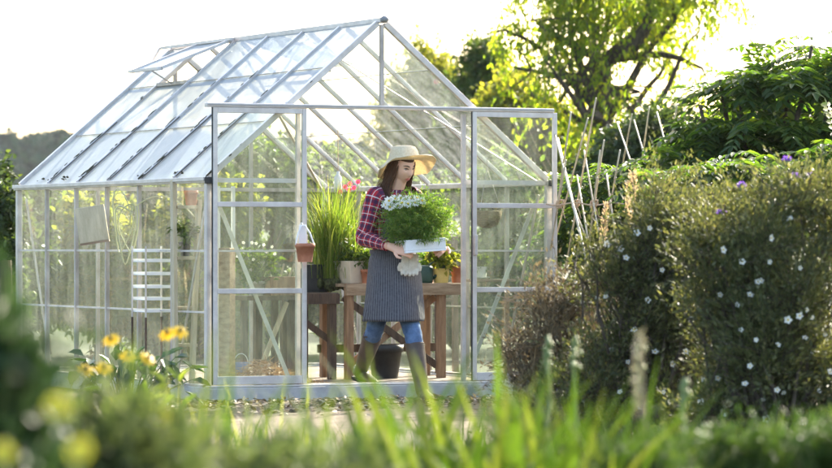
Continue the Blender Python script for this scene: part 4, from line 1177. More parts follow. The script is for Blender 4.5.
# hung board
bd = thing('notice_board', 'blank beige board hanging tilted inside the side glass', 'board', GP(92, 224, 1.6), TH)
b = MB(); b.box((-.105, -.008, -.125), (.105, .008, .125)); o_ = b.build('board_panel', M['timber_pale'], bd, bevel=.003)
b = MB(); b.box((-.105, -.016, -.14), (.105, .016, -.1255)); b.build('board_ledge', M['timber'], bd)
bd.rotation_euler = (0, R(-9), TH - R(30))
# hose loops
hs = MB(); c0 = GP(123, 225, 1.25); pts = []
for k in range(60):
    a = k / 60 * 2 * math.pi * 3.2
    pts.append(c0 + Vector(((.06 + .035 * math.sin(k * .31 + 1)) * math.cos(a) + .10 * k / 60 - .04, .02 * math.sin(a * .5), (.19 + .07 * math.sin(k * .23)) * math.sin(a) - .06 * (k / 60) ** 2)))
for k in range(14): pts.append(pts[-1] + Vector((.028, .002, -.004 * (k - 5))))
hs.tube(pts, .005, 7)
tag(hs.build('garden_hose', mat_surf('yellow_hose', (.42, .40, .20), (.52, .5, .28), 10, .5), None, smooth=True), 'pale yellow garden hose hung in loops inside the side glass', 'hose')
# wooden post, canes, blue tub and straw behind the closed door
wp = MB(); p = at_v(227, .42, FZ); wp.bar(p, (p.x, p.y, 1.03), .085, .085, (st, ct, 0))
tag(wp.build('timber_post', M['timber'], None, bevel=.004), 'thick square timber post behind the sliding door glass', 'post')
wf = thing('shelf_frame', 'white painted frame standing just behind the sliding door', 'frame', at_v(225, .62, FZ), TH)
b = MB()
for x in (-.05, .06): b.bar((x, 0, 0), (x, 0, 1.36), .022, .022, (0, 1, 0))
b.build('upright', M['white'], wf)
b = MB()
for z in (.45, .92, 1.34): b.bar((-.0385, 0, z), (.0485, 0, z), .02, .02)
b.build('crossbar', M['white'], wf)
tb_ = thing('plant_tub', 'brown tub of bamboo sticks behind the middle pane of the door', 'tub', at_v(280, .75, .70), TH)
b = MB(); b.box((-.11, -.09, 0), (.11, .09, .012)); b.box((-.11, -.09, .012), (.11, -.078, .13)); b.box((-.11, .078, .012), (.11, .09, .13)); b.box((-.11, -.078, .012), (-.098, .078, .13)); b.box((.098, -.078, .012), (.11, .078, .13))
b.build('tub_body', M['timber_v'], tb_, bevel=.003)
b = MB()
for k, x in enumerate((-.03, .02, .05)): b.tube([(x, 0, .014), (x + .06 + .03 * k, 0, .22)], .008, 7)
b.build('stick', M['timber_pale'], tb_)['kind'] = 'stuff'
ts = thing('trestle', 'dark narrow trestle table holding the tub of sticks', 'table', at_v(268, .78, FZ), TH)
b = MB(); b.box((-.22, -.15, .575), (.22, .15, .605)); b.build('table_top', M['timber_dark'], ts, bevel=.002)
for x in (-.18, .05, .18):
    b = MB(); b.bar((x, 0, 0), (x, 0, .574), .04, .04, (0, 1, 0)); b.build('leg', M['timber_dark'], ts)
b = MB(); b.bar((-.10, -.05, .05), (.12, -.05, .56), .03, .02, (0, 1, 0)); b.build('cross_brace', M['timber_pale'], ts)
potted('potted_plant', 'white flowered leafy plant behind the door glass', 'potted plant', at_v(257, .80, .70), .06, .10, 'grey_pot', None, bushy(62, .13, .16, 500, .05, .018, 'l_mid'))
rng = np.random.default_rng(63); pw = bpy.data.objects['potted_plant']
pw = [o for o in bpy.data.objects if o.get('label', '').startswith('white flowered leafy')][0]
for k in range(12): make_flower('flower', rng, pw, (rng.uniform(-.13, .13), -.12 + rng.normal() * .03, .14 + rng.uniform(.05, .25)), (rng.normal() * .4, -1, .4), .014, 'petal_white', 'stamen')
bl = thing('blue_tub', 'small blue tub with a wire handle in the straw behind the door', 'tub', at_v(241, .62, FZ + .02), TH)
pot_mb(.05, .13, False).build('tub_body', M['blue'], bl, smooth=True)
b = MB(); b.tube([(.05 * math.cos(a), 0, .13 + .06 * math.sin(a)) for a in np.linspace(0, math.pi, 12)], .003, 6); b.build('handle', M['white'], bl)
rng = np.random.default_rng(64); n = 1800
c0 = at_v(262, .42, FZ)
xy = rng.normal(size=(n, 2)) * [.20, .09]
pos = np.stack([c0.x + xy[:, 0], c0.y + xy[:, 1] + xy[:, 0] * .47, FZ + .004 + rng.random(n) * .16 * np.exp(-(xy[:, 0] / .22) ** 2)], 1)
lo_ = ((pos[:, 0] - GC.x) * -st + (pos[:, 1] - GC.y) * ct) > .10
pos = pos[lo_]; n = len(pos)
tag(leaves('straw_litter', pos, rng.normal(size=(n, 3)) * [1, 1, .3], rng.normal(size=(n, 3)) + [0, 0, 1], rng.uniform(.03, .09, n), .006, M['straw_heap'], None), 'heap of reddish straw on the floor behind the sliding door', 'straw', kind='stuff')
# broad leaved plant outside the side wall
rng = np.random.default_rng(65)
hp_ = thing('broad_leaved_plant', 'dark broad leaved plant sprawling outside the side wall', 'plant', (at(125, 0, 23.4).x, 23.4, 0), 0)
n = 90
k = rng.random(n); P_ = np.stack([rng.normal(0, .19, n), rng.normal(0, .12, n), .10 + .24 * rng.random(n) ** .6], 1)
D = np.stack([P_[:, 0] * 2, P_[:, 1] * 2 - .3, rng.normal(0, .25, n)], 1) + rng.normal(size=(n, 3)) * .3
leaves('foliage', P_, D, rng.normal(size=(n, 3)) * .35 + [0, -.2, 1], rng.uniform(.10, .16, n), rng.uniform(.06, .09, n), M['l_hosta'], hp_, droop=.25, fold=.12)
m = MB()
for i in range(0, n, 2): m.tube([(P_[i, 0] * .3, P_[i, 1] * .3, 0), tuple(P_[i] * [.7, .7, .7]), tuple(P_[i])], [.006, .005, .003], 5, False)
m.build('stem', M['stem'], hp_)

# ------------------------------------------------------------------ the gardener
def mat_plaid():
    m, ns, ln = new_mat('plaid_shirt')
    uv = N(ns, 'ShaderNodeTexCoord'); sp = N(ns, 'ShaderNodeSeparateXYZ'); ln.new(uv.outputs['UV'], sp.inputs[0])
    def stripe(axis, period, width, off=0.0):
        a = N(ns, 'ShaderNodeMath', operation='MULTIPLY_ADD'); a.inputs[1].default_value = 1 / period; a.inputs[2].default_value = off
        ln.new(sp.outputs[axis], a.inputs[0])
        f = N(ns, 'ShaderNodeMath', operation='FRACT'); ln.new(a.outputs[0], f.inputs[0])
        l = N(ns, 'ShaderNodeMath', operation='LESS_THAN'); l.inputs[1].default_value = width; ln.new(f.outputs[0], l.inputs[0])
        return l
    col = N(ns, 'ShaderNodeRGB'); col.outputs[0].default_value = (0.36, 0.02, 0.03, 1)
    cur = col.outputs[0]
    for axis, per, w, off, c, fac in ((0, .058, .38, 0, (.018, .02, .055), .68), (1, .058, .38, 0, (.018, .02, .055), .68),
                                      (0, .058, .085, .29, (.62, .55, .53), .75), (1, .058, .085, .29, (.62, .55, .53), .75)):
        s_ = stripe(axis, per, w, off)
        k = N(ns, 'ShaderNodeMath', operation='MULTIPLY'); k.inputs[1].default_value = fac; ln.new(s_.outputs[0], k.inputs[0])
        mx = N(ns, 'ShaderNodeMix', data_type='RGBA'); mx.inputs[7].default_value = (*c, 1)
        ln.new(k.outputs[0], mx.inputs[0]); ln.new(cur, mx.inputs[6]); cur = mx.outputs[2]
    b = N(ns, 'ShaderNodeBsdfPrincipled'); b.inputs['Roughness'].default_value = .85; b.inputs['Specular IOR Level'].default_value = .2
    ln.new(cur, b.inputs['Base Color'])
    o = N(ns, 'ShaderNodeOutputMaterial'); ln.new(b.outputs[0], o.inputs[0])
    return m
def mat_pinstripe():
    m, ns, ln = new_mat('pinstripe_apron')
    uv = N(ns, 'ShaderNodeTexCoord'); sp = N(ns, 'ShaderNodeSeparateXYZ'); ln.new(uv.outputs['UV'], sp.inputs[0])
    a = N(ns, 'ShaderNodeMath', operation='MULTIPLY'); a.inputs[1].default_value = 1 / .0125; ln.new(sp.outputs[0], a.inputs[0])
    f = N(ns, 'ShaderNodeMath', operation='FRACT'); ln.new(a.outputs[0], f.inputs[0])
    l = N(ns, 'ShaderNodeMath', operation='LESS_THAN'); l.inputs[1].default_value = .22; ln.new(f.outputs[0], l.inputs[0])
    no = N(ns, 'ShaderNodeTexNoise'); no.inputs['Scale'].default_value = 60; ln.new(uv.outputs['Object'], no.inputs['Vector'])
    r = ramp(ns, [(.3, (.060, .058, .066)), (.7, (.092, .089, .099))]); ln.new(no.outputs[0], r.inputs[0])
    mx = N(ns, 'ShaderNodeMix', data_type='RGBA'); mx.inputs[7].default_value = (.165, .16, .17, 1)
    ln.new(l.outputs[0], mx.inputs[0]); ln.new(r.outputs[0], mx.inputs[6])
    b = N(ns, 'ShaderNodeBsdfPrincipled'); b.inputs['Roughness'].default_value = .9; b.inputs['Specular IOR Level'].default_value = .15
    ln.new(mx.outputs[2], b.inputs['Base Color'])
    bp = N(ns, 'ShaderNodeBump'); bp.inputs['Strength'].default_value = .6; bp.inputs['Distance'].default_value = .04
    n2 = N(ns, 'ShaderNodeTexNoise'); n2.inputs['Scale'].default_value = 9; ln.new(uv.outputs['Object'], n2.inputs['Vector'])
    ln.new(n2.outputs[0], bp.inputs['Height']); ln.new(bp.outputs[0], b.inputs['Normal'])
    o = N(ns, 'ShaderNodeOutputMaterial'); ln.new(b.outputs[0], o.inputs[0])
    return m
def mat_skin():
    m, ns, ln = new_mat('skin')
    b = N(ns, 'ShaderNodeBsdfPrincipled'); b.inputs['Base Color'].default_value = (.74, .43, .30, 1)
    b.inputs['Roughness'].default_value = .5; b.inputs['Subsurface Weight'].default_value = .25
    b.inputs['Subsurface Radius'].default_value = (.012, .005, .003); b.inputs['Subsurface Scale'].default_value = 1.0
    o = N(ns, 'ShaderNodeOutputMaterial'); ln.new(b.outputs[0], o.inputs[0])
    return m
M['skin'] = mat_skin(); M['plaid'] = mat_plaid(); M['apron'] = mat_pinstripe()
M['jeans'] = mat_surf('blue_jeans', (.045, .085, .17), (.12, .19, .32), 16, .85, bump=.3, spec=.2)
M['boot'] = mat_surf('brown_boot', (.055, .035, .024), (.11, .07, .05), 10, .42, bump=.1)
M['sole'] = mat_surf('boot_sole', (.015, .012, .01), (.03, .025, .02), 20, .8)
M['hair'] = mat_surf('brown_hair', (.030, .012, .005), (.12, .05, .02), 30, .5, stretch=(6, 6, .5), spec=.22)
M['lips'] = mat_surf('lips', (.45, .09, .09), (.55, .13, .12), 10, .4)
M['lash'] = mat_surf('dark_lashes', (.02, .012, .008), (.04, .025, .018), 10, .6)
M['eye'] = mat_surf('eye_white', (.6, .57, .54), (.7, .67, .64), 10, .3)
M['glove'] = mat_surf('cream_cotton', (.58, .52, .42), (.74, .69, .60), 30, .9, bump=.6)
def mat_straw():
    m, ns, ln = new_mat('straw_hat')
    tc = N(ns, 'ShaderNodeTexCoord')
    w = N(ns, 'ShaderNodeTexNoise'); w.inputs['Scale'].default_value = 90; ln.new(tc.outputs['Object'], w.inputs['Vector'])
    r = ramp(ns, [(.3, (.74, .62, .40)), (.7, (.86, .76, .56))]); ln.new(w.outputs[0], r.inputs[0])
    b = N(ns, 'ShaderNodeBsdfPrincipled'); b.inputs['Roughness'].default_value = .75; ln.new(r.outputs[0], b.inputs['Base Color'])
    t = N(ns, 'ShaderNodeBsdfTranslucent'); ln.new(r.outputs[0], t.inputs[0])
    mx = N(ns, 'ShaderNodeMixShader'); mx.inputs[0].default_value = .38
    bp = N(ns, 'ShaderNodeBump'); bp.inputs['Strength'].default_value = .3; bp.inputs['Distance'].default_value = .004
    ln.new(w.outputs[0], bp.inputs['Height']); ln.new(bp.outputs[0], b.inputs['Normal'])
    ln.new(b.outputs[0], mx.inputs[1]); ln.new(t.outputs[0], mx.inputs[2])
    o = N(ns, 'ShaderNodeOutputMaterial'); ln.new(mx.outputs[0], o.inputs[0])
    return m
M['straw'] = mat_straw()

def remesh(name, mb, vox, mat, parent, smooth_it=4):
    me = bpy.data.meshes.new(name); me.from_pydata(mb.v, [], mb.f)
    tmp = bpy.data.objects.new(name + '_raw', me); C.objects.link(tmp)
    m = tmp.modifiers.new('r', 'REMESH'); m.mode = 'VOXEL'; m.voxel_size = vox
    s_ = tmp.modifiers.new('s', 'SMOOTH'); s_.factor = .5; s_.iterations = smooth_it
    dg = bpy.context.evaluated_depsgraph_get(); dg.update()
    out = bpy.data.meshes.new_from_object(tmp.evaluated_get(dg))
    bpy.data.objects.remove(tmp); bpy.data.meshes.remove(me)
    out.name = name
    out.polygons.foreach_set('use_smooth', [True] * len(out.polygons))
    out.materials.clear()
    return link(name, out, parent, mat)

PB = at(392, 0, 24.6); PB.z = 0
person = thing('person', 'woman in straw hat, plaid shirt and striped apron carrying a plant out of the greenhouse', 'person', PB)
def W(px, py, Y): return at(px, py, Y) - PB
F = Vector((.64, -.77, 0)).normalized()          # the way she walks
S_ = Vector((-.77, -.64, 0)).normalized()        # towards her right hand
U = Vector((0, 0, 1))
def smooth_path(pts, n=6):
    """Catmull-Rom through (Vector, radius) pairs"""
    P_ = [p for p, r in pts]; Rr = [r for p, r in pts]
    out, rr = [], []
    for i in range(len(P_) - 1):
        p0, p1, p2, p3 = P_[max(i-1, 0)], P_[i], P_[i+1], P_[min(i+2, len(P_)-1)]
        for k in range(n):
            t = k / n
            out.append(.5 * ((2 * p1) + (p2 - p0) * t + (2*p0 - 5*p1 + 4*p2 - p3) * t*t + (3*p1 - p0 - 3*p2 + p3) * t**3))
            rr.append(Rr[i] + (Rr[i+1] - Rr[i]) * t)
    return out + [P_[-1]], rr + [Rr[-1]]
def limb_rings(pts, n=6, wob=None):
    path, rr = smooth_path(pts, n)
    rings = []; X = None
    for i, p in enumerate(path):
        d = (path[min(i+1, len(path)-1)] - path[max(i-1, 0)]).normalized()
        if X is None:
            X = d.cross(Vector((0, 1, 0)))
            if X.length < .1: X = d.cross(Vector((1, 0, 0)))
        X = (X - d * X.dot(d)).normalized(); Y_ = d.cross(X)
        rings.append((p, X * rr[i], Y_ * rr[i]) if wob is None else (p, X * rr[i], Y_ * rr[i], (0, 2 * math.pi), wob(i)))
    return rings

# joints
hipR, kneeR, ankR = W(385, 284, 24.54), W(375, 329, 24.66), W(361, 370, 24.99)
hipL, kneeL, ankL = W(399, 284, 24.66), W(413, 334, 24.50), W(422, 389, 24.42)
shR, elR, wrR = W(375, 198, 24.48), W(364, 238, 24.44), W(388, 246, 24.24)
shL, elL, wrL = W(414, 198, 24.72), W(432, 232, 24.66), W(440, 245, 24.52)
neck = W(396, 191, 24.60)
HC = W(402, 167, 24.555)                          # centre of the head

body = MB()
# torso and pelvis (hidden by clothes, joins everything)
body.loft([(W(392, 290, 24.6), S_ * .13, F * .10), (W(392, 270, 24.6), S_ * .14, F * .105), (W(391, 248, 24.6), S_ * .115, F * .085), (W(392, 220, 24.6), S_ * .135, F * .10),
           (W(394, 203, 24.6), S_ * .145, F * .085), (W(395, 196, 24.6), S_ * .10, F * .06), (neck, S_ * .05, F * .05)])
body.tube([W(395.5, 197, 24.61), neck, HC + Vector((-.01, .01, -.06))], [.062, .05, .052], 14)
for (h, k, a) in ((hipR, kneeR, ankR), (hipL, kneeL, ankL)):
    body.loft(limb_rings([(h, .075), (h.lerp(k, .6), .058), (k, .046), (k.lerp(a, .35), .044), (a, .032)]))
    body.tube([a, a + Vector((0, 0, -.03)) + F * .04], [.034, .028], 10)
for (s0, e, w_) in ((shR, elR, wrR), (shL, elL, wrL)):
    body.loft(limb_rings([(s0, .045), (s0.lerp(e, .5), .042), (e, .036), (e.lerp(w_, .4), .035), (w_, .024)]))

# head: parametric face, looking down towards the plant
yaw, pit = R(42), R(22)
HM = Matrix.Translation(HC) @ Matrix.Rotation(yaw, 4, 'Z') @ Matrix.Rotation(pit, 4, 'X') @ Matrix.Rotation(R(-3), 4, 'Y')
def g2(a, b, sa, sb): return math.exp(-(a / sa) ** 2 - (b / sb) ** 2)
def face_pt(x, y, z):
    """unit sphere point -> head surface; the face looks along -Y"""
    X, Y_, Z = x * .074, y * .093, z * .116
    if z < 0:
        f = 1 - .34 * (-z) ** 1.6
        X *= f
        if y > 0: Y_ *= 1 - .45 * (-z)
    if y < 0:
        fr_ = -y
        Y_ += .012 * g2(X, Z, .05, .06) * 0
        Y_ -= .021 * g2(X, Z + .020, .011, .019) * fr_         # nose tip
        Y_ -= .010 * g2(X, Z - .006, .009, .024) * fr_         # bridge
        Y_ += .010 * (g2(X - .031, Z - .014, .015, .012) + g2(X + .031, Z - .014, .015, .012)) * fr_
        Y_ -= .005 * g2(X, Z - .034, .05, .010) * fr_          # brow
        Y_ -= .007 * g2(X, Z + .054, .018, .010) * fr_         # lips
        Y_ += .003 * g2(X, Z + .069, .022, .006) * fr_
        Y_ -= .010 * g2(X, Z + .090, .020, .016) * fr_         # chin
        Y_ -= .004 * (g2(X - .04, Z + .02, .02, .02) + g2(X + .04, Z + .02, .02, .02)) * fr_
    return Vector((X, Y_, Z))
nu, nv = 64, 48
hv = []
for j in range(nv + 1):
    ph = math.pi * j / nv
    for i in range(nu):
        th = 2 * math.pi * i / nu
        hv.append(HM @ face_pt(math.sin(ph) * math.cos(th), math.sin(ph) * math.sin(th), math.cos(ph)))
hf = []
for j in range(nv):
    for i in range(nu):
        hf.append((j * nu + i, (j + 1) * nu + i, (j + 1) * nu + (i + 1) % nu, j * nu + (i + 1) % nu))
body.add(hv, hf)
for sx in (-1, 1):                                   # ears
    q = MB(); q.lathe([(.003, -.008), (.017, -.004), (.019, .002), (.012, .006), (.002, .007)], (0, 0, 0), 12)
    Mx = HM @ Matrix.Translation((sx * .075, .012, -.012)) @ Matrix.Rotation(sx * R(80), 4, 'Y') @ Matrix.Diagonal((1.6, .9, 1, 1))
    body.add([Mx @ Vector(v) for v in q.v], q.f)
# the tray she carries: needed for the hands
BX = Matrix.Translation(W(421, 0, 24.33).xyz * Vector((1, 1, 0)) + Vector((0, 0, W(421, 252, 24.33).z))) @ Matrix.Rotation(R(20), 4, 'Z') @ Matrix.Rotation(R(-4), 4, 'Y')
BL, BD, BH = .285, .21, .088
def hand(mb, wrist, palm_c, fdir, ndir, side):
    """palm from the wrist, four bent fingers reaching along fdir and curling along -ndir, thumb from the palm's side"""
    fdir = fdir.normalized(); ndir = (ndir - fdir * ndir.dot(fdir)).normalized(); sd = fdir.cross(ndir).normalized() * side
    kn = palm_c + fdir * .038
    mb.loft([(wrist, sd * .026, ndir * .019), (wrist.lerp(palm_c, .5), sd * .032, ndir * .018), (palm_c, sd * .040, ndir * .016), (kn, sd * .041, ndir * .013)])
    for i, ln_ in enumerate((.068, .076, .070, .055)):
        o = kn + sd * (.030 - i * .020)
        p1 = o + fdir * ln_ * .45 - ndir * .004
        p2 = p1 + (fdir * .72 - ndir * .62) * ln_ * .34
        p3 = p2 + (fdir * .25 - ndir * .9) * ln_ * .26
        mb.tube([o - fdir * .012, p1, p2, p3], [.0098, .0092, .0085, .0068], 8)
    t0 = palm_c + sd * .036 - fdir * .018
    t1 = t0 + sd * .026 + fdir * .020 + ndir * .006
    t2 = t1 + fdir * .030 + ndir * .004 + sd * .004
    mb.tube([t0 - sd * .012, t0, t1, t2], [.013, .013, .0105, .0085], 8)
bx_ = (BX.to_3x3() @ Vector((1, 0, 0))).normalized(); by_ = (BX.to_3x3() @ Vector((0, 1, 0))).normalized()
# right hand holds the near end: palm under and against the end wall, thumb on top
pc = BX @ Vector((-BL / 2 - .022, -.035, .030))
hand(body, wrR, pc, (bx_ * .75 + by_ * -.35 + U * -.28), (U * .55 - bx_ * .65 - by_ * .5), 1)
pc = BX @ Vector((BL / 2 + .022, .02, .03))
hand(body, wrL, pc, (-bx_ * .55 - by_ * .55 + U * -.30), (U * .55 + bx_ * .6), -1)
remesh('body', body, .0042, M['skin'], person, 3)
# eyes, brows, mouth
def on_face(x, z, out=.001):
    y = -math.sqrt(max(0, 1 - (x / .074) ** 2 - (z / .116) ** 2))
    p = face_pt(x / .074, y, z / .116); p.y -= out
    return p
for sx in (-1, 1):
    e = MB(); e.lathe([(.001, -.006), (.011, -.002), (.0125, .001), (.007, .004), (.001, .005)], (0, 0, 0), 14)
    c_ = on_face(sx * .031, .013, -.003)
    Mx = HM @ Matrix.Translation(c_) @ Matrix.Rotation(R(90), 4, 'X') @ Matrix.Diagonal((1.05, .50, 1, 1))
    q = MB(); q.add([Mx @ Vector(v) for v in e.v], e.f); eo = q.build('eye', M['eye'], person, smooth=True)
    i_ = MB(); i_.lathe([(.0005, 0), (.0052, .0005), (.004, .0016), (.0005, .002)], (0, 0, 0), 12)
    Mx = HM @ Matrix.Translation(c_ + Vector((0, -.0055, -.002))) @ Matrix.Rotation(R(90), 4, 'X') @ Matrix.Diagonal((1, .7, 1, 1))
    q = MB(); q.add([Mx @ Vector(v) for v in i_.v], i_.f); q.build('iris', M['lash'], eo, smooth=True)
    q = MB(); q.tube([HM @ on_face(sx * (.018 + .026 * k / 6), .015 + .006 * math.sin(math.pi * k / 6), .004) for k in range(7)], [.0015, .0026, .0034, .0036, .0034, .0028, .0015], 6)
    q.build('eyelash', M['lash'], eo)
    q = MB(); q.tube([HM @ on_face(sx * (.015 + .036 * k / 6), .033 + .006 * math.sin(math.pi * (k + .6) / 7), .0015) for k in range(7)], [.002, .0034, .0037, .0036, .003, .0024, .001], 6)
    q.build('eyebrow', M['lash'], person)
q = MB()
q.tube([HM @ on_face(-.021 + .042 * k / 8, -.0525 + .003 * abs(math.sin(math.pi * k / 4)) , .0012) for k in range(9)], [.0008, .0022, .0034, .0038, .0030, .0038, .0034, .0022, .0008], 8)
q.tube([HM @ on_face(-.018 + .036 * k / 8, -.060 - .002 * math.sin(math.pi * k / 8), .0012) for k in range(9)], [.0008, .0026, .0040, .0046, .0048, .0046, .0040, .0026, .0008], 8)
q.build('mouth', M['lips'], person, smooth=True)

# hair: cap over the skull and long locks falling to the chest
q = MB(); cap = []
for j in range(25):
    ph = math.pi * .62 * j / 24
    for i in range(40):
        th = 2 * math.pi * i / 40
        x, y, z = math.sin(ph) * math.cos(th), math.sin(ph) * math.sin(th), math.cos(ph)
        p = face_pt(x, max(y, -.2) if z < .45 else y, z)
        sc_ = 1.045 if (y > -.35 or z > .5) else .93
        cap.append(HM @ (p * sc_))
q.add(cap, [(j * 40 + i, (j + 1) * 40 + i, (j + 1) * 40 + (i + 1) % 40, j * 40 + (i + 1) % 40) for j in range(24) for i in range(40)])
rng = np.random.default_rng(77)
for k in range(240):
    th = rng.uniform(R(-26), R(206))                  # round the back, from one temple to the other
    zz = rng.uniform(-.02, .06)
    cth, sth = math.cos(th), math.sin(th)
    p0 = HM @ Vector((cth * .078, sth * .098, zz))
    p1 = HM @ Vector((cth * .086, sth * .100 + .004, zz - .06))
    outw = (HM.to_3x3() @ Vector((cth, sth, 0))); outw.z = 0
    front = 1.0 if sth < .55 else 0.0
    nk = Vector((neck.x, neck.y, 0))
    p2 = Vector((nk.x, nk.y, HC.z - .15)) + outw * rng.uniform(.07, .105)
    ln_ = rng.uniform(.27, .38)
    p3 = Vector((nk.x, nk.y, HC.z - .22)) + outw * rng.uniform(.095, .13) + F * (.05 * front)
    p4 = Vector((nk.x, nk.y, HC.z - ln_)) + outw * rng.uniform(.10, .135) + F * (.085 * front) + Vector((rng.normal() * .02, rng.normal() * .02, 0))
    path, rr = smooth_path([(p0, .003), (p1, .006), (p2, .0065), (p3, .0055), (p4, .001)], 5)
    wv = rng.uniform(0, 6.28)
    path = [p + Vector((math.sin(i * .55 + wv), math.cos(i * .5 + wv), 0)) * .006 * (i / len(path)) for i, p in enumerate(path)]
    q.tube(path, rr, 6)
for k in range(70):                                   # stray strands
    th = rng.uniform(R(-26), R(206)); cth, sth = math.cos(th), math.sin(th)
    outw = (HM.to_3x3() @ Vector((cth, sth, 0))); outw.z = 0; nk = Vector((neck.x, neck.y, 0))
    p0 = HM @ Vector((cth * .080, sth * .10, rng.uniform(-.04, .04)))
    p2 = Vector((nk.x, nk.y, HC.z - .14)) + outw * rng.uniform(.09, .135) + Vector(rng.normal(size=3) * .008)
    p4 = Vector((nk.x, nk.y, HC.z - rng.uniform(.24, .42))) + outw * rng.uniform(.10, .17) + Vector(rng.normal(size=3) * .02)
    path, rr = smooth_path([(p0, .0014), (p2, .0014), (p4, .0008)], 6); q.tube(path, rr, 4)
q.build('hair', M['hair'], person, smooth=True)

# straw hat: crown and wide drooping brim
hc = W(404, 160.5, 24.57)
ctrl = [(0, .218, .004), (45, .205, -.085), (90, .185, -.105), (135, .185, -.118), (180, .178, -.112), (215, .185, -.055), (255, .19, .014), (300, .20, .034), (335, .212, .028)]
def brim(a):
    a = a % 360
    n_ = len(ctrl)
    for i in range(n_):
        a0, r0, z0 = ctrl[i]; a1, r1, z1 = ctrl[(i + 1) % n_]
        a1 = a1 if i < n_ - 1 else 360
        if a0 <= a <= a1:
            t = (a - a0) / (a1 - a0); t = t * t * (3 - 2 * t)
            return r0 + (r1 - r0) * t, z0 + (z1 - z0) * t
    return ctrl[0][1:]
q = MB(); nseg = 60; prof = []
for i in range(nseg):
    a = 360 * i / nseg
    rB, zB = brim(a); ca_, sa_ = math.cos(R(a)), math.sin(R(a))
    col = [(.001, .100), (.045, .100), (.074, .092), (.090, .068), (.101, .030), (.108, .004)]
    pts = [Vector((r * ca_, r * sa_, z)) for r, z in col]
    for t in (.2, .4, .6, .8, 1.0):
        r = .108 + (rB - .108) * t
        pts.append(Vector((r * ca_, r * sa_, .002 + zB * t ** 1.5 + .004 * math.sin(R(a) * 7) * t)))
    r = rB + .001
    pts.append(Vector((r * ca_, r * sa_, -.002 + zB)))
    prof.append([p + hc for p in pts])
m_ = len(prof[0])
q.add([p for col in prof for p in col], [(i * m_ + k, i * m_ + k + 1, ((i + 1) % nseg) * m_ + k + 1, ((i + 1) % nseg) * m_ + k) for i in range(nseg) for k in range(m_ - 1)])
ho = q.build('hat', M['straw'], person, smooth=True)
so_ = ho.modifiers.new('thickness', 'SOLIDIFY'); so_.thickness = .004; so_.offset = 0
q = MB(); n_ = 40
q.loft([(hc + Vector((0, 0, .006)), Vector((.1095, 0, 0)), Vector((0, .1095, 0))), (hc + Vector((0, 0, .026)), Vector((.1045, 0, 0)), Vector((0, .1045, 0)))], cap=False)
q.build('hat_band', M['straw'], ho, smooth=True)

# shirt: torso, collar and sleeves
fold = lambda k, amp: (lambda t: 1 + amp * math.sin(5 * t + k) + amp * .7 * math.sin(9 * t - 1.7 * k))
q = MB()
q.loft([(W(392, 262, 24.6), S_ * .150, F * .118), (W(391, 248, 24.6), S_ * .138, F * .108), (W(392, 230, 24.6), S_ * .150, F * .118), (W(392.5, 214, 24.6), S_ * .160, F * .124),
        (W(393.5, 203, 24.6), S_ * .162, F * .108), (W(394.5, 197.5, 24.6), S_ * .140, F * .088), (W(395, 194, 24.6), S_ * .092, F * .070), (W(395.5, 190, 24.6), S_ * .066, F * .062)], cap=False)
sh_ = q.build('shirt', M['plaid'], person, smooth=True)
for nm_, s0, e, w_, sd_ in (('sleeve', shR, elR, wrR, 1), ('sleeve', shL, elL, wrL, -1)):
    q = MB()
    pts = [(s0 + S_ * -.03 * sd_ + Vector((0, 0, .012)), .066), (s0, .068), (s0.lerp(e, .35), .061), (s0.lerp(e, .75), .056), (e + (e - w_).normalized() * .008, .055), (e.lerp(w_, .3), .052), (e.lerp(w_, .65), .044), (e.lerp(w_, .92), .035), (e.lerp(w_, .95), .037)]
    q.loft(limb_rings(pts, 5, lambda i: fold(i * .9, .035)), cap=False)
    o_ = q.build(nm_, M['plaid'], sh_, smooth=True)
q = MB()
for sg in (-1, 1):
    a0 = W(395.5, 191, 24.6)
    q.add([a0 + S_ * .066 * sg + U * .012, a0 + S_ * .03 * sg + F * .062 + U * .0, a0 + S_ * .052 * sg + F * .085 - U * .045, a0 + S_ * .095 * sg + F * .03 - U * .022], [(0, 1, 2, 3)], [[(0, 0), (.05, 0), (.05, .05), (0, .05)]])
co = q.build('collar', M['plaid'], sh_)
sm_ = co.modifiers.new('thickness', 'SOLIDIFY'); sm_.thickness = .004

# jeans
q = MB()
for (h, k, a) in ((hipR, kneeR, ankR), (hipL, kneeL, ankL)):
    q.loft(limb_rings([(h + U * .03 - F * .01, .082), (h - F * .01, .084), (h.lerp(k, .4), .074), (h.lerp(k, .8), .063), (k, .060), (k.lerp(a, .15), .058), (k.lerp(a, .4), .052)], 5, lambda i: fold(i * 1.3, .025)), cap=False)
q.loft([(W(392, 288, 24.6), S_ * .150, F * .115), (W(392, 270, 24.6), S_ * .152, F * .118), (W(391, 255, 24.6), S_ * .132, F * .104)], cap=True)
q.build('jeans', M['jeans'], person, smooth=True)

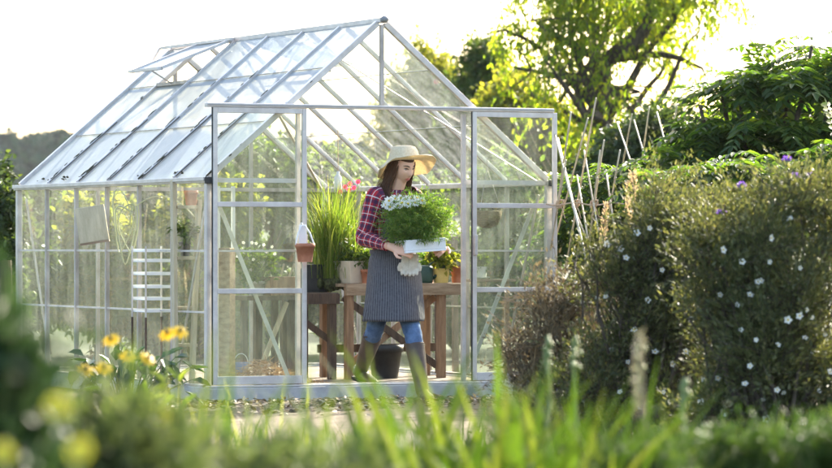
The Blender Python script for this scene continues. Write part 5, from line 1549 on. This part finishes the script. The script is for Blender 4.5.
# boots
def boot(k, a, fdir, heel_up):
    fdir = fdir.normalized()
    top = k.lerp(a, .18)
    b = MB(); sole_drop = -U
    dn = (a - k).normalized()
    b.loft(limb_rings([(top, .066), (top.lerp(a, .12), .065), (top.lerp(a, .5), .058), (top.lerp(a, .85), .047), (a, .046), (a + dn * .03, .045)], 5))
    fd = (fdir - U * heel_up).normalized(); fu = (U + fdir * heel_up).normalized(); fs = fd.cross(fu)
    hl = a + dn * .045 - fd * .045
    b.loft([(hl - fd * .012 + fu * .008, fs * .026, fu * .022), (hl + fd * .02 + fu * .008, fs * .036, fu * .036), (hl + fd * .08 + fu * .005, fs * .038, fu * .040), (hl + fd * .14 - fu * .002, fs * .042, fu * .033), (hl + fd * .20 - fu * .008, fs * .043, fu * .026), (hl + fd * .24 - fu * .012, fs * .032, fu * .020), (hl + fd * .255 - fu * .014, fs * .014, fu * .010)])
    o = remesh('boot', b, .006, M['boot'], person, 5)
    s_ = MB()
    pr = [(-.016, .024), (.02, .036), (.08, .037), (.14, .044), (.20, .044), (.24, .033), (.258, .014)]
    vv = []
    for zz in (-.046, -.028):
        for x, w_ in pr: vv.append(hl + fd * x + fs * w_ + fu * zz)
        for x, w_ in reversed(pr): vv.append(hl + fd * x - fs * w_ + fu * zz)
    n2 = 2 * len(pr)
    s_.add(vv, [tuple(reversed(range(n2))), tuple(range(n2, 2 * n2))] + [(i, (i + 1) % n2, n2 + (i + 1) % n2, n2 + i) for i in range(n2)])
    s_.build('sole', M['sole'], o)
    # turned rim at the boot top
    r_ = MB(); r_.loft([(top + dn * .012, *[x * .069 for x in (S_, F)]), (top - dn * .004, *[x * .070 for x in (S_, F)])], cap=False)
    ro = r_.build('boot_rim', M['boot'], o, smooth=True)
boot(kneeR, ankR, Vector((.55, -.83, 0)), .22)
boot(kneeL, ankL, Vector((.22, -.97, 0)), .0)

# apron: bib, neck strap, waistband, skirt
q = MB(); P1, P2 = R(90) - R(62), R(90) + R(62)
def arc(c, a, b, lim=62): return (c, S_ * a, F * b, (R(90 - lim), R(90 + lim)))
q.loft([arc(W(391.5, 252, 24.6), .150, .122, 66), arc(W(391.5, 238, 24.6), .156, .126, 60), arc(W(392.5, 222, 24.6), .166, .134, 52), arc(W(393, 209, 24.6), .170, .130, 44), arc(W(394, 203, 24.6), .172, .118, 38)], cap=False, closed=False)
ap = q.build('apron', M['apron'], person, smooth=True)
q = MB()
def sfold(k, amp): return lambda t: 1 + amp * (.8 * math.sin(5 * t + .35 * k) + .5 * math.sin(9 * t - .5 * k) + .6 * math.sin(3 * t + 2 + .2 * k))
sk = []
for i, (px, py, a, b, amp) in enumerate(((391, 251, .154, .124, .0), (391.5, 262, .176, .144, .016), (392, 276, .188, .158, .034), (391.5, 292, .193, .172, .052), (391, 306, .200, .184, .066), (390.5, 318, .207, .194, .076), (390.5, 321, .206, .194, .077))):
    sk.append((W(px, py, 24.6) + F * .022, S_ * a, F * (b + .012), (R(90 - 168), R(90 + 168)), sfold(i, amp)))
q.loft(sk, cap=False, closed=False)
so2 = q.build('skirt', M['apron'], ap, smooth=True)
for o_ in (ap, so2):
    mm_ = o_.modifiers.new('thickness', 'SOLIDIFY'); mm_.thickness = .004; mm_.offset = 0
q = MB(); q.loft([(W(391, 254, 24.6), S_ * .158, F * .130), (W(391, 249.5, 24.6), S_ * .156, F * .128)], cap=False); q.build('waistband', M['apron'], ap, smooth=True)
for sg in (-1, 1):
    q = MB(); q.bar(W(394, 204, 24.6) + S_ * .09 * sg + F * .113, W(395.5, 193, 24.6) + S_ * .075 * sg + F * .045, .022, .004, F); q.build('strap', M['apron'], ap)

# cotton gloves hanging from the apron
gl_ = thing('gardening_gloves', 'pair of cream cotton gloves dangling at the apron below the white box', 'gloves', PB)
base = W(410, 254, 24.40)
for gi, (dx, tw_) in enumerate(((-.028, .2), (.022, -.25))):
    q = MB(); c_ = base + Vector((dx, -.012 * gi, 0))
    q.loft([(c_, Vector((.030, 0, 0)), Vector((0, .014, 0))), (c_ - U * .04, Vector((.030, .004, 0)), Vector((0, .016, 0))), (c_ - U * .085, Vector((.036, 0, 0)), Vector((0, .015, 0))), (c_ - U * .105, Vector((.033, 0, 0)), Vector((0, .012, 0)))])
    for k in range(4):
        o_ = c_ - U * .10 + Vector((-.026 + .017 * k, 0, 0))
        q.tube([o_, o_ - U * .03 + Vector((.004 * (k - 1.5) + tw_ * .02, -.008, 0)), o_ - U * (.052 - .006 * abs(k - 1.5)) + Vector((.008 * (k - 1.5) + tw_ * .05, -.004, 0))], [.0105, .0095, .007], 8)
    o_ = c_ - U * .06 + Vector((.034 * (1 if gi else -1), 0, 0))
    q.tube([o_, o_ - U * .03 + Vector((.014 * (1 if gi else -1), -.008, 0)), o_ - U * .055 + Vector((.012 * (1 if gi else -1), -.008, 0))], [.012, .011, .008], 8)
    remesh('glove', q, .004, M['glove'], gl_, 3)

# white foam box with the daisy plant
fb = thing('foam_box', 'shallow white foam box held in both hands under the daisy plant', 'box')
fb.matrix_world = Matrix.Translation(PB) @ BX
b = MB(); x, y, w_ = BL / 2, BD / 2, .014
b.box((-x, -y, 0), (x, y, .014))
b.box((-x, -y, .0141), (x, -y + w_, BH)); b.box((-x, y - w_, .0141), (x, y, BH)); b.box((-x, -y + w_ + .0002, .0141), (-x + w_, y - w_ - .0002, BH)); b.box((x - w_, -y + w_ + .0002, .0141), (x, y - w_ - .0002, BH))
b.build('box_body', M['foam'], fb, bevel=.004)
b = MB(); b.box((-x + w_ + .001, -y + w_ + .001, .05), (x - w_ - .001, y - w_ - .001, .070)); b.build('soil', M['soil'], fb)
dp = thing('daisy_plant', 'feathery green plant with white daisy flowers in the carried box', 'potted plant')
dp.matrix_world = Matrix.Translation(PB) @ BX @ Matrix.Translation((0, 0, .071))
rng = np.random.default_rng(88)
cl = [((-.09, -.02, .11), (.12, .10, .10)), ((.04, -.02, .12), (.12, .11, .10)), ((.10, 0, .18), (.06, .06, .07)), ((.13, -.02, .12), (.045, .06, .05)), ((-.13, -.03, .19), (.075, .07, .07)), ((0, .02, .19), (.10, .08, .08)), ((.0, -.06, .05), (.17, .08, .05)), ((.06, -.06, .22), (.06, .05, .06)), ((-.15, -.02, .12), (.045, .06, .05))]
pos, d, nn, b_, td = twig_cloud(rng, cl, 620, 20, .12, -.15, .25, .45)
pos[:, 2] = np.maximum(pos[:, 2], .004)
leaves('foliage', pos, d, nn, .032 * rng.uniform(.6, 1.3, len(pos)), .0055, M['l_feather'], dp, droop=.2)
m = MB()
for i in range(0, 620, 4): m.tube([(b_[i][0] * .4, b_[i][1] * .4, 0), tuple(b_[i] * [.8, .8, .6]), tuple(b_[i] + td[i] * .07)], [.003, .002, .001], 4, False)
BI = (Matrix.Translation(PB) @ BX @ Matrix.Translation((0, 0, .071))).inverted()
for (px, py, dy) in ((389, 201, -.05), (395, 199, -.04), (401, 198, -.03), (406, 200, -.03), (398, 206, -.09), (390, 207, -.08), (411, 199, -.03), (417, 198, -.03), (422, 201, -.02), (408, 204, -.07), (415, 203, -.06), (402, 203, -.08), (386, 205, -.06)):
    q = BI @ at(px, py, 24.27 + dy)
    m.tube([(q.x * .6, q.y * .6, .1), tuple(q)], [.0025, .0018], 5, False)
    rn = Vector((rng.normal() * .45, -.8 + rng.normal() * .3, .75))
    make_flower('flower', rng, dp, q, rn, .037 * rng.uniform(.85, 1.15), 'petal_white', 'stamen', 10, .50, .12, .22, .16)
for (px, py) in ((423, 206), (428, 222)):
    q = BI @ at(px, py, 24.22); make_flower('flower', rng, dp, q, (.2, -.8, .6), .018, 'petal_lemon', 'stamen', 7, .6)
m.build('stem', M['stem'], dp)

# ------------------------------------------------------------------ planting nearest the camera
def strap_clump(px, Y, n, L0, L1, w, mat, label, seed, spread=.08, lean=.16, bend=.75, name='daylily_clump', grp='clumps of strap leaves', azm=None, buds=0):
    rng = np.random.default_rng(seed)
    base = Vector((gx(px, Y), Y, 0))
    t = thing(name, label, 'plant', base, 0, grp)
    bs = np.stack([rng.normal(0, spread, n), rng.normal(0, spread, n), np.full(n, -.01)], 1)
    az = rng.uniform(0, 2 * np.pi, n) if azm is None else rng.normal(azm, .9, n)
    blades('foliage', bs, az, np.abs(rng.normal(lean, .13, n)), rng.uniform(L0, L1, n), rng.uniform(.7, 1.15, n) * w, np.abs(rng.normal(bend, .4, n)), M[mat], t, 9, twist=None)
    if buds:
        m = MB()
        for k in range(buds):
            e = Vector((rng.normal() * .12, rng.normal() * .1, rng.uniform(L0, L1 * .95)))
            m.tube([(0, 0, 0), tuple(e * .5), tuple(e)], [.006, .005, .003], 6)
            m.lathe([(.002, -.02), (.008, 0), (.006, .02), (.001, .035)], e, 8)
        m.build('flower_stalk', M['stem'], t, smooth=True)
    return t
clumps = [
 (352, 9.2, 80, .56, .88, .026, 'blade', 'arching strap leaf clump just below the trailing boot'),
 (398, 8.8, 105, .58, .94, .030, 'blade', 'bright green strap leaf clump in front of the walking woman'),
 (440, 8.4, 105, .55, .90, .030, 'blade', 'wide bright green strap leaf clump beneath the potting bench corner'),
 (488, 9.0, 100, .58, .96, .030, 'blade', 'bright green strap leaf clump below the open doorpost'),
 (530, 8.4, 85, .54, .86, .028, 'blade', 'dense strap leaf clump below the brown twiggy shrub'),
 (575, 9.0, 80, .56, .90, .026, 'blade', 'strap leaf clump around the foot of the yellow green stalks'),
 (618, 8.5, 75, .52, .86, .028, 'blade', 'strap leaf clump with broad pale tips below the soft seed plume'),
 (655, 9.4, 50, .46, .74, .024, 'blade', 'small strap leaf clump next to the feathery plants'),
 (200, 7.4, 50, .62, .98, .030, 'blade', 'tall upright strap leaf clump in front of the closed glass door'),
 (262, 6.8, 34, .54, .86, .030, 'blade', 'loose broad strap leaf clump with single blades over the path'),
 (165, 8.6, 40, .50, .84, .016, 'blade', 'fine strap leaf clump beneath the yellow coneflowers'),
 (315, 7.2, 50, .42, .66, .024, 'blade', 'low strap leaf clump at the path edge'),
 (480, 7.2, 70, .42, .66, .024, 'blade', 'short deep green strap leaf clump nearest the bottom middle'),
 (400, 7.0, 70, .42, .66, .024, 'blade', 'short strap leaf clump filling the gap before the path'),
 (570, 7.2, 70, .42, .68, .024, 'blade', 'short lush strap leaf clump below the stalks'),
 (235, 6.4, 40, .40, .64, .024, 'blade', 'short blurred strap leaf clump nearest the bottom edge'),
]
for i, (px, Y, n, a, b_, w, mt, lab) in enumerate(clumps):
    strap_clump(px, Y, n, a, b_, w, mt, lab, 200 + i, bend=.55 if i in (8, 10) else 1.0, lean=.10 if i in (8, 10) else .28)
# pale ornamental grass by the side wall
for i, (px, Y, n, h, lab) in enumerate(((70, 12.0, 120, .62, 'pale tufted grass below the far side panes'), (120, 11.2, 130, .60, 'pale tufted grass among the yellow coneflowers'), (185, 12.4, 120, .64, 'pale tufted grass beneath the greenhouse corner'), (30, 10.5, 100, .6, 'pale tufted grass beside the dark blurred bush'), (240, 13.0, 70, .42, 'short pale tufted grass on the path edge'))):
    strap_clump(px, Y, n, h * .6, h * 1.05, .008, 'blade_pale', lab, 240 + i, .16, .10, .4, 'grass_tuft', 'tufts of pale grass')

# yellow coneflowers
gr = 'yellow coneflowers with dark centres'
for i, (px, py, Y, lab) in enumerate(((111, 339, 12.8, 'yellow coneflower, tallest of the group by the side wall'), (128, 355, 13.0, 'yellow coneflower just under the tallest one'),
        (104, 367, 12.6, 'yellow coneflower low in the group with drooping petals'), (86, 369, 12.7, 'yellow coneflower at the outer edge of the group'),
        (167, 333, 12.9, 'yellow coneflower of a pair, the one further from the door'), (180, 331, 13.0, 'yellow coneflower of a pair, the one nearer the door'), (148, 358, 13.2, 'yellow coneflower half hidden between the pair and the group'))):
    rng = np.random.default_rng(300 + i)
    top = at(px, py, Y); base = Vector((top.x + rng.normal() * .03, Y, 0))
    t = thing('coneflower', lab, 'flower', base, 0, gr)
    m = MB(); pts = limb(m, (0, 0, -.01), top - base, .006, .003, rng, .03, 6, 8); m.build('stem', M['stem'], t, smooth=True)
    h = make_flower('flower_head', rng, t, top - base, (rng.normal() * .4, -.8, .9), .038, 'petal_yellow', 'cone', 11, .36, -.2, .16, .35)
    k = rng.integers(1, 7, 14)
    P_ = np.array([tuple(pts[j]) for j in k]); D = rng.normal(size=(14, 3)) + [0, 0, .4]
    leaves('foliage', P_, D, rng.normal(size=(14, 3)) * .3 + [0, 0, 1], .11, .032, M['l_mid'], t, droop=.3)

# close blurred flowers
for i, (px, py, Y, r, lab) in enumerate(((57, 408, 4.6, .019, 'large blurred lemon yellow flower nearest the camera'), (80, 452, 4.4, .018, 'blurred lemon yellow flower at the bottom edge'), (2, 455, 4.5, .018, 'lemon yellow flower cut by the picture edge'), (160, 415, 6.0, .020, 'soft yellow green flower head among the strap leaves'))):
    rng = np.random.default_rng(320 + i); top = at(px, py, Y); base = Vector((top.x + .02, Y, 0))
    t = thing('wild_flower', lab, 'flower', base, 0, 'blurred yellow flowers close to the camera')
    m = MB(); limb(m, (0, 0, -.01), top - base, .004, .0025, rng, .04, 6, 8); m.build('stem', M['stem'], t, smooth=True)
    make_flower('flower_head', rng, t, top - base, (rng.normal() * .2, -1, .5), r, 'petal_lemon' if i < 4 else 'petal_yellow', 'stamen', 13, .6, .2, .3, .3)

# soft bushes at the bottom corner
def low_bush(name, lab, cat, seed, Y, spec, mat, n_tw, per, ll, lw, tw=.10, grp=None, droop=-.35):
    rng = np.random.default_rng(seed); cl = crown_clumps(Y, spec); cx = float(np.mean([c[0][0] for c in cl]))
    base = Vector((cx, Y, 0)); t = thing(name, lab, cat, base, 0, grp)
    pos, d, nn, b_, td = twig_cloud(rng, cl, n_tw, per, tw, droop, .4, .5)
    m = MB()
    for i in range(min(120, n_tw)):
        p = Vector(b_[i]) - base; m.tube([(p.x * .3, p.y * .3, 0), tuple(p * .8), tuple(p + Vector(td[i]) * tw)], [.004, .003, .0015], 5, False)
    m.build('stem', M['stem'], t)
    leaves('foliage', pos - np.array(base), d, nn, ll * rng.uniform(.6, 1.2, len(pos)), lw * rng.uniform(.7, 1.2, len(pos)), M[mat], t)
    return t
low_bush('leafy_bush', 'dark blurred leafy bush in the bottom corner below the fence post', 'shrub', 351, 5.2, [(-16, 350, 20, 44), (-18, 420, 22, 44), (-16, 480, 34, 40), (3, 325, 6, 24), (12, 350, 6, 20)], 'l_shade', 130, 14, .05, .02)
sg = 'silvery bushes along the bottom edge'
low_bush('silvery_bush', 'silvery green blurred bush around the large yellow flower', 'shrub', 352, 6.0, [(60, 460, 50, 36), (110, 480, 60, 40), (40, 520, 70, 60), (95, 425, 14, 22), (22, 400, 14, 40), (130, 520, 60, 50), (40, 380, 8, 26)], 'l_greyblur', 420, 14, .045, .010, grp=sg)
low_bush('silvery_bush', 'silvery green blurred bush between strap leaves at the bottom', 'shrub', 353, 6.6, [(170, 478, 44, 30), (230, 500, 50, 40), (150, 510, 50, 40), (290, 505, 50, 30), (340, 505, 50, 30)], 'l_greyblur', 260, 14, .045, .010, grp=sg)
fg = 'feathery plants at the foot of the rock roses'
for i, (px, Y, lab, tops) in enumerate(((680, 9.4, 'low feathery green plant beside the strap leaves', 446), (735, 9.0, 'feathery bright green plant in front of the largest shrub', 436), (790, 9.3, 'tall feathery green plant below the white flowers', 432), (835, 9.0, 'feathery green plant at the outer bottom corner', 428), (640, 8.6, 'small feathery plant tucked under the strap leaves', 452))):
    low_bush('feathery_plant', lab, 'plant', 360 + i, Y, [(px, tops + 26, 30, 24), (px - 22, tops + 40, 24, 26), (px + 22, tops + 38, 24, 28), (px, tops + 80, 44, 50), (px + 8, tops + 10, 12, 12)], 'l_fern', 420, 14, .026, .007, .08, fg)
# grass between the plants: nobody could count it
rng = np.random.default_rng(400); n = 9000
Y_ = rng.uniform(6.0, 17.5, n); X_ = rng.uniform(-.135, .135, n) * Y_
keep = (rng.random(n) < .8)
X_, Y_ = X_[keep], Y_[keep]; n = len(X_)
tag(blades('grass', np.stack([X_, Y_, np.full(n, -.005)], 1), rng.uniform(0, 6.28, n), np.abs(rng.normal(.2, .15, n)), rng.uniform(.10, .34, n), rng.uniform(.005, .010, n), np.abs(rng.normal(.7, .4, n)), M['grass'], None, 5), 'rough grass between the plants', 'grass', kind='stuff')
